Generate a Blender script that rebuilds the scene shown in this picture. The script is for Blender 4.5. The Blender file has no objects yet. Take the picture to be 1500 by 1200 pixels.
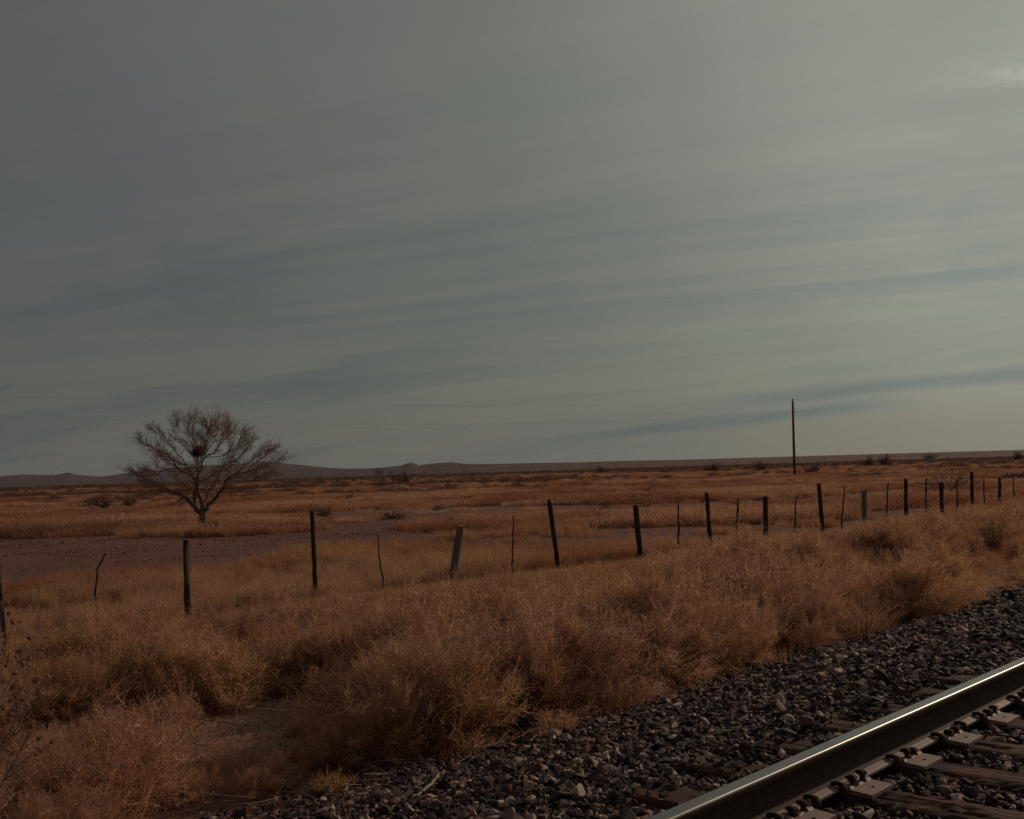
import bpy, bmesh, math, random
import numpy as np
from mathutils import Vector, Matrix

random.seed(7)
RNG = np.random.default_rng(11)
SC = bpy.context.scene
COL = SC.collection
R = math.radians

# ------------------------------------------------------------------ camera
F = 1608.0                       # focal length in px of a 1500 px wide frame
CAMZ = 1.328
cam_data = bpy.data.cameras.new('camera')
cam = bpy.data.objects.new('camera', cam_data)
COL.objects.link(cam)
cam_data.sensor_width = 36.0
cam_data.lens = 36.0 * F / 1500.0
cam_data.clip_start = 0.05
cam_data.clip_end = 30000
PITCH = math.atan(90 / F)
ROLL = R(-1.75)
CM = Matrix.Rotation(R(90) + PITCH, 4, 'X') @ Matrix.Rotation(ROLL, 4, 'Z')
cam.matrix_world = Matrix.Translation((0, 0, CAMZ)) @ CM
SC.camera = cam

# ------------------------------------------------------------------ sun / sky / exposure
SUN_AZ = R(47.5)                   # right of the viewing direction (+Y towards +X)
SUN_EL = R(22.8)
sun_dir = Vector((math.sin(SUN_AZ) * math.cos(SUN_EL), math.cos(SUN_AZ) * math.cos(SUN_EL), math.sin(SUN_EL)))
sl = bpy.data.lights.new('sun', 'SUN')
sl.energy = 4.8
sl.angle = R(1.2)
sl.color = (1.0, 0.80, 0.60)
sun = bpy.data.objects.new('sun', sl)
COL.objects.link(sun)
sun.rotation_euler = (-sun_dir).to_track_quat('-Z', 'Y').to_euler()

SC.view_settings.view_transform = 'Standard'
SC.view_settings.look = 'None'
SC.view_settings.gamma = 1.0
SC.view_settings.exposure = -1.75
try:
    SC.cycles.max_bounces = 8
    SC.cycles.diffuse_bounces = 5
    SC.cycles.transmission_bounces = 5
    SC.cycles.volume_bounces = 0
    SC.cycles.use_adaptive_sampling = False
    SC.cycles.use_denoising = False
    SC.cycles.sample_clamp_direct = 9.0
    SC.cycles.sample_clamp_indirect = 4.0
except Exception:
    pass

class NT:
    """small helper for node trees"""
    def __init__(s, tree):
        s.t = tree
    def n(s, typ, ins=None, **kw):
        nd = s.t.nodes.new(typ)
        for k, v in kw.items():
            setattr(nd, k, v)
        if ins:
            for k, v in ins.items():
                s.set(nd, k, v)
        return nd
    def set(s, nd, k, v):
        sock = nd.inputs[k]
        if isinstance(v, bpy.types.NodeSocket):
            s.t.links.new(v, sock)
        elif isinstance(v, bpy.types.Node):
            s.t.links.new(v.outputs[0], sock)
        else:
            sock.default_value = v
    def m(s, op, a, b=0.0, c=None):
        ins = {0: a, 1: b}
        if c is not None:
            ins[2] = c
        return s.n('ShaderNodeMath', ins, operation=op).outputs[0]
    def vm(s, op, a, b=(0, 0, 0)):
        nd = s.n('ShaderNodeVectorMath', {0: a, 1: b}, operation=op)
        return nd.outputs['Value'] if op in ('DOT_PRODUCT', 'LENGTH', 'DISTANCE') else nd.outputs[0]
    def mix(s, f, a, b, blend='MIX'):
        nd = s.n('ShaderNodeMix', None, data_type='RGBA', blend_type=blend)
        s.set(nd, 0, f)
        for i, v in ((6, a), (7, b)):
            if isinstance(v, tuple) and len(v) == 3:
                v = v + (1,)
            s.set(nd, i, v)
        return nd.outputs[2]
    def ramp(s, f, pts, interp='LINEAR'):
        nd = s.n('ShaderNodeValToRGB', {0: f})
        cr = nd.color_ramp
        cr.interpolation = interp
        while len(cr.elements) < len(pts):
            cr.elements.new(0.5)
        for e, (p, c) in zip(cr.elements, pts):
            e.position = p
            e.color = c + (1,) if isinstance(c, tuple) else (c, c, c, 1)
        return nd.outputs[0]
    def ss(s, x, a, b, lo=0.0, hi=1.0):
        nd = s.n('ShaderNodeMapRange', {0: x, 1: a, 2: b, 3: lo, 4: hi}, interpolation_type='SMOOTHSTEP')
        return nd.outputs[0]
    def noise(s, vec, scale, detail=4.0, rough=0.55, dist=0.0):
        return s.n('ShaderNodeTexNoise', {'Vector': vec, 'Scale': scale, 'Detail': detail, 'Roughness': rough, 'Distortion': dist}).outputs[0]

world = bpy.data.worlds.new('World')
SC.world = world
world.use_nodes = True
wt = world.node_tree
wt.nodes.clear()
W = NT(wt)
out = W.n('ShaderNodeOutputWorld')
bg = W.n('ShaderNodeBackground')
sky = W.n('ShaderNodeTexSky', None, sky_type='NISHITA')
sky.sun_disc = False
sky.sun_elevation = SUN_EL
sky.sun_rotation = SUN_AZ
sky.air_density = 1.0
sky.dust_density = 2.5
sky.ozone_density = 1.5
tc = W.n('ShaderNodeTexCoord')
D = W.vm('NORMALIZE', tc.outputs['Generated'])
sep = W.n('ShaderNodeSeparateXYZ', {0: D})
dx, dy, dz = sep.outputs
dzc = W.m('MAXIMUM', dz, 0.0)
inv = W.m('DIVIDE', 1.0, W.m('ADD', dzc, 0.055))
# cirrus sheet: streaks run along a direction converging low on the left
ca, sa = math.cos(R(-70)), math.sin(R(-70))
u = W.m('MULTIPLY', W.m('ADD', W.m('MULTIPLY', dx, sa), W.m('MULTIPLY', dy, ca)), inv)
v = W.m('MULTIPLY', W.m('SUBTRACT', W.m('MULTIPLY', dx, ca), W.m('MULTIPLY', dy, sa)), inv)
P1 = W.n('ShaderNodeCombineXYZ', {0: W.m('MULTIPLY', u, 0.26), 1: v, 2: 3.3}).outputs[0]
P2 = W.n('ShaderNodeCombineXYZ', {0: W.m('MULTIPLY', u, 0.10), 1: v, 2: 8.1}).outputs[0]
n1 = W.noise(P1, 0.8, 7, 0.62, 1.1)
n2 = W.noise(P2, 3.2, 8, 0.68, 0.5)
n3 = W.noise(D, 2.2, 2, 0.5)
cover = W.m('ADD', W.m('MULTIPLY', n1, 0.50), W.m('ADD', W.m('MULTIPLY', n2, 0.28), W.m('MULTIPLY', W.noise(W.vm('MULTIPLY', D, (1.0, 1.0, 2.6)), 5.0, 7, 0.62, 0.8), 0.22)))
cloud = W.ss(cover, 0.34, 0.66)
elev = W.m('ARCSINE', dz)
azim = W.m('ARCTAN2', dx, dy)
P3 = W.n('ShaderNodeCombineXYZ', {0: W.m('MULTIPLY', azim, 1.6), 1: W.m('MULTIPLY', W.m('SUBTRACT', elev, W.m('MULTIPLY', azim, 0.10)), 17.0), 2: 4.4}).outputs[0]
n4 = W.noise(P3, 1.25, 5, 0.5, 0.6)
bank = W.ss(n4, 0.47, 0.56)
lowband = W.ss(elev, R(9.5), R(5.0))
cloud = W.mix(W.m('MULTIPLY', lowband, W.ss(azim, R(4), R(-10), 0.10, 0.75)), cloud, bank)
P5 = W.n('ShaderNodeCombineXYZ', {0: W.m('MULTIPLY', azim, 2.2), 1: W.m('MULTIPLY', W.m('SUBTRACT', elev, W.m('MULTIPLY', azim, 0.06)), 42.0), 2: 1.7}).outputs[0]
fine = W.ss(W.noise(P5, 1.0, 6, 0.6, 0.7), 0.35, 0.65)
cloud = W.mix(W.m('MULTIPLY', W.ss(elev, R(10), R(5)), W.ss(azim, R(-12), R(4), 0.15, 0.75)), cloud, W.n('ShaderNodeMapRange', {0: fine, 3: 0.55, 4: 1.0}).outputs[0])
wig = W.m('MULTIPLY', W.m('SUBTRACT', n4, 0.5), R(2.2))
eb = W.m('ADD', elev, wig)
def gband(e0, slope, width, a0, a1, b0=None, b1=None):
    c = W.m('ADD', e0, W.m('MULTIPLY', azim, slope))
    q = W.m('DIVIDE', W.m('SUBTRACT', eb, c), width)
    g = W.m('EXPONENT', W.m('MULTIPLY', W.m('MULTIPLY', q, q), -1.0))
    g = W.m('MULTIPLY', g, W.ss(azim, a0, a1))
    return W.m('MULTIPLY', g, W.ss(azim, b0, b1)) if b0 is not None else g
teal = gband(R(1.45), 0.062, R(0.36), R(-2), R(7), R(22), R(15))
dark = gband(R(2.85), 0.04, R(0.42), R(8), R(16))
lowc = W.m('MULTIPLY', W.ss(W.m('SUBTRACT', eb, W.m('MULTIPLY', azim, 0.03)), R(2.0), R(1.3)), W.ss(azim, R(6), R(14)))
cloud = W.mix(lowc, cloud, (1, 1, 1))
cloud = W.mix(W.m('MAXIMUM', teal, W.m('MULTIPLY', dark, 0.9)), cloud, (0, 0, 0))
cream = W.m('MULTIPLY', lowc, W.m('SUBTRACT', 1.0, W.m('MAXIMUM', teal, dark)))
wisp = W.m('MULTIPLY', W.m('EXPONENT', W.m('MULTIPLY', W.m('ADD', W.m('POWER', W.m('DIVIDE', W.m('SUBTRACT', W.m('ADD', W.m('ADD', elev, W.m('MULTIPLY', azim, 0.12)), wig), R(20.6)), R(0.75)), 2.0), W.m('POWER', W.m('DIVIDE', W.m('SUBTRACT', azim, R(27)), R(3.6)), 2.0)), -1.0)), W.ss(W.m('ADD', W.m('MULTIPLY', n2, 0.5), W.m('MULTIPLY', W.noise(W.vm('MULTIPLY', D, (1.0, 1.0, 3.0)), 14.0, 8, 0.65, 1.2), 0.5)), 0.38, 0.58))
upper = W.ss(elev, R(8), R(24))
cloud = W.mix(W.m('MULTIPLY', upper, 0.62), cloud, (0.5, 0.5, 0.5))
# veil colour: grey, growing brighter and yellower towards the sun
sd = W.n('ShaderNodeCombineXYZ', {0: sun_dir.x, 1: sun_dir.y, 2: sun_dir.z}).outputs[0]
cosang = W.vm('DOT_PRODUCT', D, sd)
ang = W.m('ARCCOSINE', W.m('MINIMUM', cosang, 1.0))
glow = W.n('ShaderNodeFloatCurve', {1: W.m('DIVIDE', ang, math.pi)}).outputs[0]
fc = glow.node.mapping.curves[0]
for (x, y) in [(0.06, 0.70), (0.12, 0.605), (0.145, 0.60), (0.168, 0.57), (0.20, 0.48), (0.28, 0.315), (0.45, 0.205)]:
    fc.points.new(x, y)
fc.points[0].location = (0, 1.0)
fc.points[-1].location = (1, 0.19)
glow.node.mapping.update()
lum = W.m('MULTIPLY', glow, 14.5)
warm = W.ss(ang, R(88), R(28))
low = W.ss(dz, 0.20, 0.0)
cirrus = W.mix(warm, (1.04, 1.01, 1.03), (1.10, 1.08, 0.85))
cirrus = W.mix(W.m('MULTIPLY', low, 0.6), cirrus, (1.06, 1.05, 0.82))
gap = W.mix(warm, (0.82, 0.92, 0.95), (0.92, 1.02, 0.91))
mauve = W.m('MULTIPLY', W.ss(azim, R(-2), R(-26)), W.ss(elev, R(10), R(26)))
cirrus = W.mix(mauve, cirrus, (1.06, 0.97, 1.02))
gap = W.mix(mauve, gap, (0.92, 0.90, 0.95))
green = W.m('MULTIPLY', W.ss(azim, R(-22), R(2)), W.ss(elev, R(34), R(18)))
cirrus = W.mix(W.m('MULTIPLY', green, 0.8), cirrus, (1.12, 1.16, 0.93))
cirrus = W.mix(W.m('MULTIPLY', cream, 0.7), cirrus, (1.00, 0.945, 0.745))
gap = W.mix(W.ss(elev, R(16), R(6)), gap, (0.64, 0.85, 0.82))
veil = W.mix(cloud, gap, cirrus)
veil = W.n('ShaderNodeVectorMath', {0: veil, 'Scale': lum}, operation='SCALE').outputs[0]
veil_b = W.m('ADD', 0.92, W.m('MULTIPLY', cloud, 0.11))
veil_b = W.m('MULTIPLY', veil_b, W.m('ADD', 0.86, W.m('MULTIPLY', n3, 0.28)))
veil = W.n('ShaderNodeVectorMath', {0: veil, 'Scale': veil_b}, operation='SCALE').outputs[0]
veil = W.n('ShaderNodeVectorMath', {0: veil, 'Scale': W.m('ADD', 1.0, W.m('MULTIPLY', wisp, 0.42))}, operation='SCALE').outputs[0]
allsky = W.mix(0.90, sky.outputs[0], veil)
W.set(bg, 0, allsky)
bg.inputs[1].default_value = 0.11
wt.links.new(bg.outputs[0], out.inputs[0])

# ------------------------------------------------------------------ frame of the railway: n across the track, s along it
TH = math.atan2(1486, F)
CT, ST = math.cos(TH), math.sin(TH)
def ns(x, y):
    return -x * CT + y * ST, x * ST + y * CT
def xy(n, s):
    return -n * CT + s * ST, n * ST + s * CT
def ray(px, py):
    d = CM.to_3x3() @ Vector((px - 750, 600 - py, -F))
    return d / d.y                                # one metre deep
def at(px, py, Y):
    d = ray(px, py)
    return Vector((d.x * Y, Y, CAMZ + d.z * Y))
def gnd(px, py, z=-0.8):
    d = ray(px, py)
    t = (z - CAMZ) / d.z
    return d.x * t, t

_tab = np.random.default_rng(5).random((256, 256))
def vnoise(x, y):
    x = np.asarray(x, float); y = np.asarray(y, float)
    xi = np.floor(x).astype(int); yi = np.floor(y).astype(int)
    fx = x - xi; fy = y - yi
    fx = fx * fx * (3 - 2 * fx); fy = fy * fy * (3 - 2 * fy)
    a = _tab[xi % 256, yi % 256]; b = _tab[(xi + 1) % 256, yi % 256]
    c = _tab[xi % 256, (yi + 1) % 256]; d = _tab[(xi + 1) % 256, (yi + 1) % 256]
    return (a * (1 - fx) + b * fx) * (1 - fy) + (c * (1 - fx) + d * fx) * fy
def fbm(x, y, o=3):
    t = 0; a = 1; w = 0
    for i in range(o):
        t = t + a * vnoise(x * 2 ** i + 17.3 * i, y * 2 ** i + 5.1 * i); w += a; a *= 0.5
    return t / w
PN = [-60, -1.3, -0.4, 3.02, 3.9, 5.2, 6.4, 8.2, 15, 30, 9000]
PZ = [-0.8, -0.5, -0.055, -0.055, -0.21, -0.52, -0.68, -0.77, -0.80, -0.80, -0.80]
def height(x, y):
    x = np.asarray(x, float); y = np.asarray(y, float)
    n, s = ns(x, y)
    z = np.interp(n, PN, PZ)
    w = np.clip((n - 5) / 4, 0, 1)
    z = z + w * 0.10 * (fbm(x * 0.35, y * 0.35) - 0.5)
    w2 = np.clip((n - 20) / 40, 0, 1)
    z = z + w2 * 0.35 * (fbm(x * 0.05 + 9, y * 0.05) - 0.5)
    w3 = np.clip((n - 2.2) / 1.5, 0, 1) * np.clip((6 - n) / 1.5, 0, 1)
    z = z + w3 * 0.07 * (fbm(x * 1.1, y * 1.1, 2) - 0.5)
    return z
def hz(x, y):
    return float(height(x, y))

# ------------------------------------------------------------------ helpers for objects
def tag(o, label=None, cat=None, group=None, kind=None):
    if label: o['label'] = label
    if cat: o['category'] = cat
    if group: o['group'] = group
    if kind: o['kind'] = kind
    return o
def empty(name, loc, rz=0):
    o = bpy.data.objects.new(name, None)
    COL.objects.link(o)
    o.location = loc; o.rotation_euler = (0, 0, rz)
    o.empty_display_size = 0.2
    return o
def obj(name, me, mat=None, parent=None, link=True):
    o = bpy.data.objects.new(name, me)
    if link: COL.objects.link(o)
    if mat: me.materials.append(mat)
    if parent: o.parent = parent
    return o
def mesh_np(name, V, Fq, smooth=False):
    """V (N,3), Fq (M,k) all with k corners"""
    V = np.asarray(V, np.float32); Fq = np.asarray(Fq, np.int32)
    me = bpy.data.meshes.new(name)
    k = Fq.shape[1]
    me.vertices.add(len(V)); me.vertices.foreach_set('co', V.ravel())
    me.loops.add(Fq.size); me.loops.foreach_set('vertex_index', Fq.ravel())
    me.polygons.add(len(Fq))
    me.polygons.foreach_set('loop_start', np.arange(0, Fq.size, k, dtype=np.int32))
    me.polygons.foreach_set('use_smooth', np.full(len(Fq), smooth))
    me.update(calc_edges=True)
    me.validate()
    return me
def from_bm(name, bm, smooth=False):
    me = bpy.data.meshes.new(name)
    bmesh.ops.recalc_face_normals(bm, faces=bm.faces)
    bm.to_mesh(me); bm.free()
    if smooth:
        for p in me.polygons: p.use_smooth = True
    return me
def tube_into(bm, pts, rad, seg=6, cap=True, jitter=0.0):
    """tube along points with a radius per point"""
    rings = []
    pts = [Vector(p) for p in pts]
    prev = None
    for i, p in enumerate(pts):
        t = (pts[min(i + 1, len(pts) - 1)] - pts[max(i - 1, 0)]).normalized()
        if prev is None:
            a = t.orthogonal().normalized()
        else:
            a = (prev - t * prev.dot(t))
            a = a.normalized() if a.length > 1e-6 else t.orthogonal().normalized()
        prev = a
        b = t.cross(a)
        r = rad[i] if hasattr(rad, '__len__') else rad
        ring = []
        for k in range(seg):
            an = 2 * math.pi * k / seg
            rr = r * (1 + jitter * (random.random() - 0.5))
            ring.append(bm.verts.new(p + a * math.cos(an) * rr + b * math.sin(an) * rr))
        rings.append(ring)
    for i in range(len(rings) - 1):
        for k in range(seg):
            bm.faces.new((rings[i][k], rings[i][(k + 1) % seg], rings[i + 1][(k + 1) % seg], rings[i + 1][k]))
    if cap:
        bm.faces.new(rings[0][::-1]); bm.faces.new(rings[-1])

class Tubes:
    """fast many-tube collector, triangular section"""
    def __init__(s): s.V = []; s.Q = []; s.n = 0
    def add(s, pts, rads, seg=3):
        pts = np.asarray(pts, float)
        m = len(pts)
        t = np.gradient(pts, axis=0)
        t /= np.linalg.norm(t, axis=1)[:, None] + 1e-9
        ref = np.array([0.31, 0.17, 0.93]) if abs(t[0][2]) < 0.9 else np.array([1.0, 0.1, 0])
        a = np.cross(t, ref); a /= np.linalg.norm(a, axis=1)[:, None] + 1e-9
        b = np.cross(t, a)
        an = np.arange(seg) * 2 * np.pi / seg
        ring = pts[:, None, :] + (a[:, None, :] * np.cos(an)[None, :, None] + b[:, None, :] * np.sin(an)[None, :, None]) * np.asarray(rads)[:, None, None]
        s.V.append(ring.reshape(-1, 3))
        base = s.n
        i = np.arange(m - 1)[:, None]; k = np.arange(seg)[None, :]
        q = np.stack([base + i * seg + k, base + i * seg + (k + 1) % seg, base + (i + 1) * seg + (k + 1) % seg, base + (i + 1) * seg + k], -1).reshape(-1, 4)
        s.Q.append(q); s.n += m * seg
    def mesh(s, name, smooth=True):
        return mesh_np(name, np.concatenate(s.V), np.concatenate(s.Q), smooth)

class Ribbons:
    """fast many-ribbon collector: flat tapered blades"""
    def __init__(s): s.V = []; s.Q = []; s.n = 0
    def batch(s, A, B, C, w0, w1, w2):
        """curves A->B->C (N,3) with widths"""
        N = len(A)
        side = np.cross(C - A, RNG.normal(size=(N, 3)))
        side /= np.linalg.norm(side, axis=1)[:, None] + 1e-9
        P = np.stack([A - side * w0[:, None], A + side * w0[:, None], B - side * w1[:, None], B + side * w1[:, None],
                      C - side * w2[:, None], C + side * w2[:, None]], 1)
        s.V.append(P.reshape(-1, 3))
        b = s.n + np.arange(N)[:, None] * 6
        s.Q.append(np.concatenate([b + np.array([[0, 1, 3, 2]]), b + np.array([[2, 3, 5, 4]])], 0))
        s.n += N * 6
    def mesh(s, name):
        return mesh_np(name, np.concatenate(s.V), np.concatenate(s.Q), False)

# ------------------------------------------------------------------ materials
def new_mat(name):
    m = bpy.data.materials.new(name); m.use_nodes = True
    m.node_tree.nodes.clear()
    return m, NT(m.node_tree)
def finish(T, shader):
    o = T.n('ShaderNodeOutputMaterial')
    T.t.links.new(shader, o.inputs[0])
def principled(T, col, rough=0.8, metal=0.0, spec=0.3, bump=None, bstr=0.5, bdist=0.01):
    p = T.n('ShaderNodeBsdfPrincipled')
    T.set(p, 'Base Color', col if not isinstance(col, tuple) else col + (1,))
    T.set(p, 'Roughness', rough); T.set(p, 'Metallic', metal); T.set(p, 'Specular IOR Level', spec)
    if bump is not None:
        b = T.n('ShaderNodeBump', {'Height': bump, 'Strength': bstr, 'Distance': bdist})
        T.set(p, 'Normal', b.outputs[0])
    return p.outputs[0]

def plant_mat(name, cols, trans=0.35, scale=1.5, patch=None, isl_=((0.0, 0.45), (0.6, 0.95), (0.86, 1.25), (1.0, 1.4)), pale_=0.75):
    """thin dry stems: colour varies per plant and from place to place"""
    m, T = new_mat(name)
    oi = T.n('ShaderNodeObjectInfo')
    geo = T.n('ShaderNodeNewGeometry')
    c = T.ramp(oi.outputs['Random'], [(i / (len(cols) - 1), cols[i]) for i in range(len(cols))])
    isl = geo.outputs['Random Per Island']
    c = T.mix(1.0, c, T.ramp(isl, list(isl_)), 'MULTIPLY')
    c = T.mix(T.m('MULTIPLY', T.ss(isl, 0.86, 0.93), pale_), c, (0.82, 0.60, 0.43))
    if patch:
        nz = T.noise(geo.outputs['Position'], patch[1], 3, 0.5)
        c = T.mix(T.ss(nz, 0.40, 0.60), c, T.mix(1.0, c, patch[0], 'MULTIPLY'))
    d = principled(T, c, 0.75, spec=0.25)
    tr = T.n('ShaderNodeBsdfTranslucent'); T.set(tr, 0, c)
    mx = T.n('ShaderNodeMixShader', {0: trans}); T.set(mx, 1, d); T.set(mx, 2, tr.outputs[0])
    finish(T, mx.outputs[0])
    return m

M = {}
M['brush'] = plant_mat('brush', [(0.52, 0.250, 0.146), (0.61, 0.318, 0.200), (0.49, 0.236, 0.148), (0.69, 0.395, 0.258)], 0.55, patch=((1.03, 1.05, 0.92, 1), 0.25))
M['grass'] = plant_mat('dry_grass', [(0.58, 0.268, 0.134), (0.66, 0.345, 0.180), (0.50, 0.228, 0.118), (0.71, 0.43, 0.255)], 0.45, patch=((0.78, 0.66, 0.60, 1), 0.12))
M['grassfar'] = plant_mat('dry_grass_far', [(0.58, 0.300, 0.165), (0.70, 0.40, 0.235), (0.48, 0.235, 0.140), (0.78, 0.52, 0.35)], 0.4, patch=((0.68, 0.52, 0.46, 1), 0.09), pale_=0.3, isl_=((0.0, 0.8), (1.0, 1.2)))
M['palegrass'] = plant_mat('pale_grass', [(0.62, 0.345, 0.195), (0.70, 0.42, 0.255), (0.56, 0.295, 0.165)], 0.45)
M['pale'] = plant_mat('pale_stalk', [(0.52, 0.36, 0.22), (0.62, 0.46, 0.30)], 0.2)
M['shrub'] = plant_mat('dark_shrub', [(0.21, 0.110, 0.075), (0.28, 0.15, 0.10), (0.23, 0.115, 0.085)], 0.3, pale_=0.0)
M['yellow'] = plant_mat('yellow_tuft', [(0.50, 0.25, 0.08), (0.56, 0.30, 0.11)], 0.45)

def mat_ground():
    m, T = new_mat('ground')
    geo = T.n('ShaderNodeNewGeometry'); pos = geo.outputs['Position']
    nn = T.vm('DOT_PRODUCT', pos, (-CT, ST, 0))
    a = T.noise(pos, 0.35, 5, 0.6)
    b = T.noise(pos, 3.5, 6, 0.65)
    c = T.noise(pos, 28, 5, 0.7)
    dirt = T.mix(T.ss(a, 0.35, 0.65), (0.185, 0.076, 0.057), (0.240, 0.104, 0.076))
    dirt = T.mix(T.ss(b, 0.30, 0.72), dirt, (0.140, 0.062, 0.049))
    dirt = T.mix(T.m('MULTIPLY', T.ss(c, 0.52, 0.75), 0.55), dirt, (0.34, 0.21, 0.165))
    vor = T.n('ShaderNodeTexVoronoi', {'Vector': pos, 'Scale': 42.0, 'Randomness': 1.0})
    dirt = T.mix(T.m('MULTIPLY', T.ss(vor.outputs['Distance'], 0.33, 0.2), T.ss(b, 0.45, 0.62)), dirt, T.mix(vor.outputs['Color'], (0.06, 0.045, 0.042), (0.24, 0.19, 0.17)))
    # far plain: grass and brush patches that no single plant of can be told
    sc_ = T.n('ShaderNodeVectorMath', {0: pos, 1: (0.35, 1.0, 1.0)}, operation='MULTIPLY').outputs[0]
    g1 = T.noise(sc_, 0.018, 6, 0.62)
    g2 = T.noise(sc_, 0.11, 5, 0.65)
    g3 = T.noise(pos, 0.6, 4, 0.7)
    mixg = T.m('ADD', T.m('MULTIPLY', g1, 0.45), T.m('ADD', T.m('MULTIPLY', g2, 0.35), T.m('MULTIPLY', g3, 0.2)))
    plain = T.ramp(mixg, [(0.36, (0.130, 0.065, 0.046)), (0.44, (0.25, 0.125, 0.075)), (0.50, (0.37, 0.200, 0.115)), (0.56, (0.50, 0.29, 0.17)), (0.64, (0.62, 0.42, 0.28))])
    dist = T.vm('LENGTH', pos)
    col = T.mix(T.ss(dist, 45.0, 140.0), dirt, plain)
    veryfar = T.ss(dist, 260.0, 900.0)
    col = T.mix(T.m('MULTIPLY', veryfar, 0.75), col, (0.115, 0.070, 0.052))
    lane_lit = T.m('MULTIPLY', T.ss(nn, 6.6, 7.4), T.ss(nn, 10.0, 9.0))
    col = T.mix(T.m('MULTIPLY', lane_lit, 0.75), col, T.mix(T.ss(b, 0.35, 0.65), (0.34, 0.185, 0.130), (0.25, 0.128, 0.090)))  # lane dirt lightened: sunlight put into the colour, as bushes shade the lane
    bal = T.ss(nn, 5.6, 4.9)
    col = T.mix(bal, col, (0.050, 0.034, 0.032))
    h = T.m('ADD', T.m('MULTIPLY', b, 0.6), T.m('MULTIPLY', c, 0.3))
    finish(T, principled(T, col, 0.95, spec=0.12, bump=h, bstr=0.8, bdist=0.06))
    return m
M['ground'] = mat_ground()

def mat_hills():
    m, T = new_mat('hills')
    geo = T.n('ShaderNodeNewGeometry'); pos = geo.outputs['Position']
    a = T.noise(pos, 0.004, 6, 0.6); b = T.noise(pos, 0.03, 5, 0.7)
    col = T.mix(T.ss(a, 0.35, 0.65), (0.072, 0.034, 0.032), (0.118, 0.053, 0.041))
    col = T.mix(T.m('MULTIPLY', T.ss(b, 0.45, 0.7), 0.6), col, (0.060, 0.034, 0.033))
    px = T.n('ShaderNodeSeparateXYZ', {0: pos}).outputs[0]
    col = T.mix(T.ss(px, -700.0, 300.0), col, T.mix(1.0, col, (1.75, 1.75, 1.45, 1), 'MULTIPLY'))
    finish(T, principled(T, col, 0.95, spec=0.05))
    return m
M['hills'] = mat_hills()

def mat_stone():
    m, T = new_mat('ballast_stone')
    oi = T.n('ShaderNodeObjectInfo'); geo = T.n('ShaderNodeNewGeometry')
    c = T.ramp(oi.outputs['Random'], [(0.0, (0.028, 0.015, 0.014)), (0.35, (0.050, 0.027, 0.025)), (0.58, (0.095, 0.049, 0.042)), (0.72, (0.15, 0.072, 0.052)), (0.83, (0.30, 0.190, 0.148)), (1.0, (0.60, 0.44, 0.35))])
    tcx = T.n('ShaderNodeTexCoord')
    nz = T.noise(tcx.outputs['Object'], 3.0, 6, 0.7)
    c = T.mix(1.0, c, T.ramp(nz, [(0.25, 0.8), (0.55, 1.0), (0.8, 1.2)]), 'MULTIPLY')
    big = T.noise(geo.outputs['Position'], 1.3, 3, 0.6)
    c = T.mix(T.m('MULTIPLY', T.ss(big, 0.5, 0.7), 0.45), c, T.mix(1.0, c, (1.5, 1.15, 0.95, 1), 'MULTIPLY'))
    finish(T, principled(T, c, 0.72, spec=0.22, bump=nz, bstr=0.3, bdist=0.04))
    return m
M['stone'] = mat_stone()

def mat_wood(name, c0, c1, c2, axis_scale=(30, 30, 1.2), rough=0.85):
    m, T = new_mat(name)
    tcx = T.n('ShaderNodeTexCoord')
    mp = T.n('ShaderNodeMapping', {0: tcx.outputs['Object'], 'Scale': axis_scale})
    g = T.noise(mp.outputs[0], 1.0, 8, 0.65, 0.4)
    g2 = T.noise(tcx.outputs['Object'], 4.0, 4, 0.6)
    col = T.mix(T.ss(g, 0.35, 0.65), c0, c1)
    col = T.mix(T.m('MULTIPLY', T.ss(g2, 0.45, 0.7), 0.7), col, c2)
    finish(T, principled(T, col, rough, spec=0.2, bump=g, bstr=0.9, bdist=0.012))
    return m
M['post'] = mat_wood('fence_wood', (0.030, 0.020, 0.016), (0.065, 0.045, 0.036), (0.085, 0.060, 0.050))
M['postgrey'] = mat_wood('weathered_fence_wood', (0.13, 0.10, 0.085), (0.24, 0.19, 0.165), (0.17, 0.13, 0.115))
M['stay'] = mat_wood('fence_stick', (0.055, 0.034, 0.026), (0.10, 0.066, 0.05), (0.13, 0.085, 0.062))
M['pole'] = mat_wood('pole_wood', (0.13, 0.052, 0.026), (0.20, 0.082, 0.040), (0.09, 0.04, 0.022))
M['tie'] = mat_wood('tie_wood', (0.035, 0.019, 0.014), (0.095, 0.047, 0.032), (0.20, 0.082, 0.048), (1.6, 34, 34))
M['stick'] = mat_wood('bleached_stick', (0.20, 0.145, 0.11), (0.34, 0.26, 0.20), (0.27, 0.20, 0.155))
M['bark'] = mat_wood('tree_bark', (0.095, 0.068, 0.058), (0.19, 0.138, 0.118), (0.14, 0.096, 0.08), (14, 14, 3))
M['twig'] = mat_wood('tree_twig', (0.28, 0.155, 0.115), (0.38, 0.22, 0.165), (0.21, 0.12, 0.09), (4, 4, 4))
M['nest'] = mat_wood('nest_twig', (0.04, 0.022, 0.016), (0.075, 0.045, 0.03), (0.05, 0.03, 0.02), (4, 4, 4))
M['seed'] = plant_mat('seed_head', [(0.26, 0.120, 0.075), (0.36, 0.175, 0.11)], 0.45, pale_=0.1)

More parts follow.
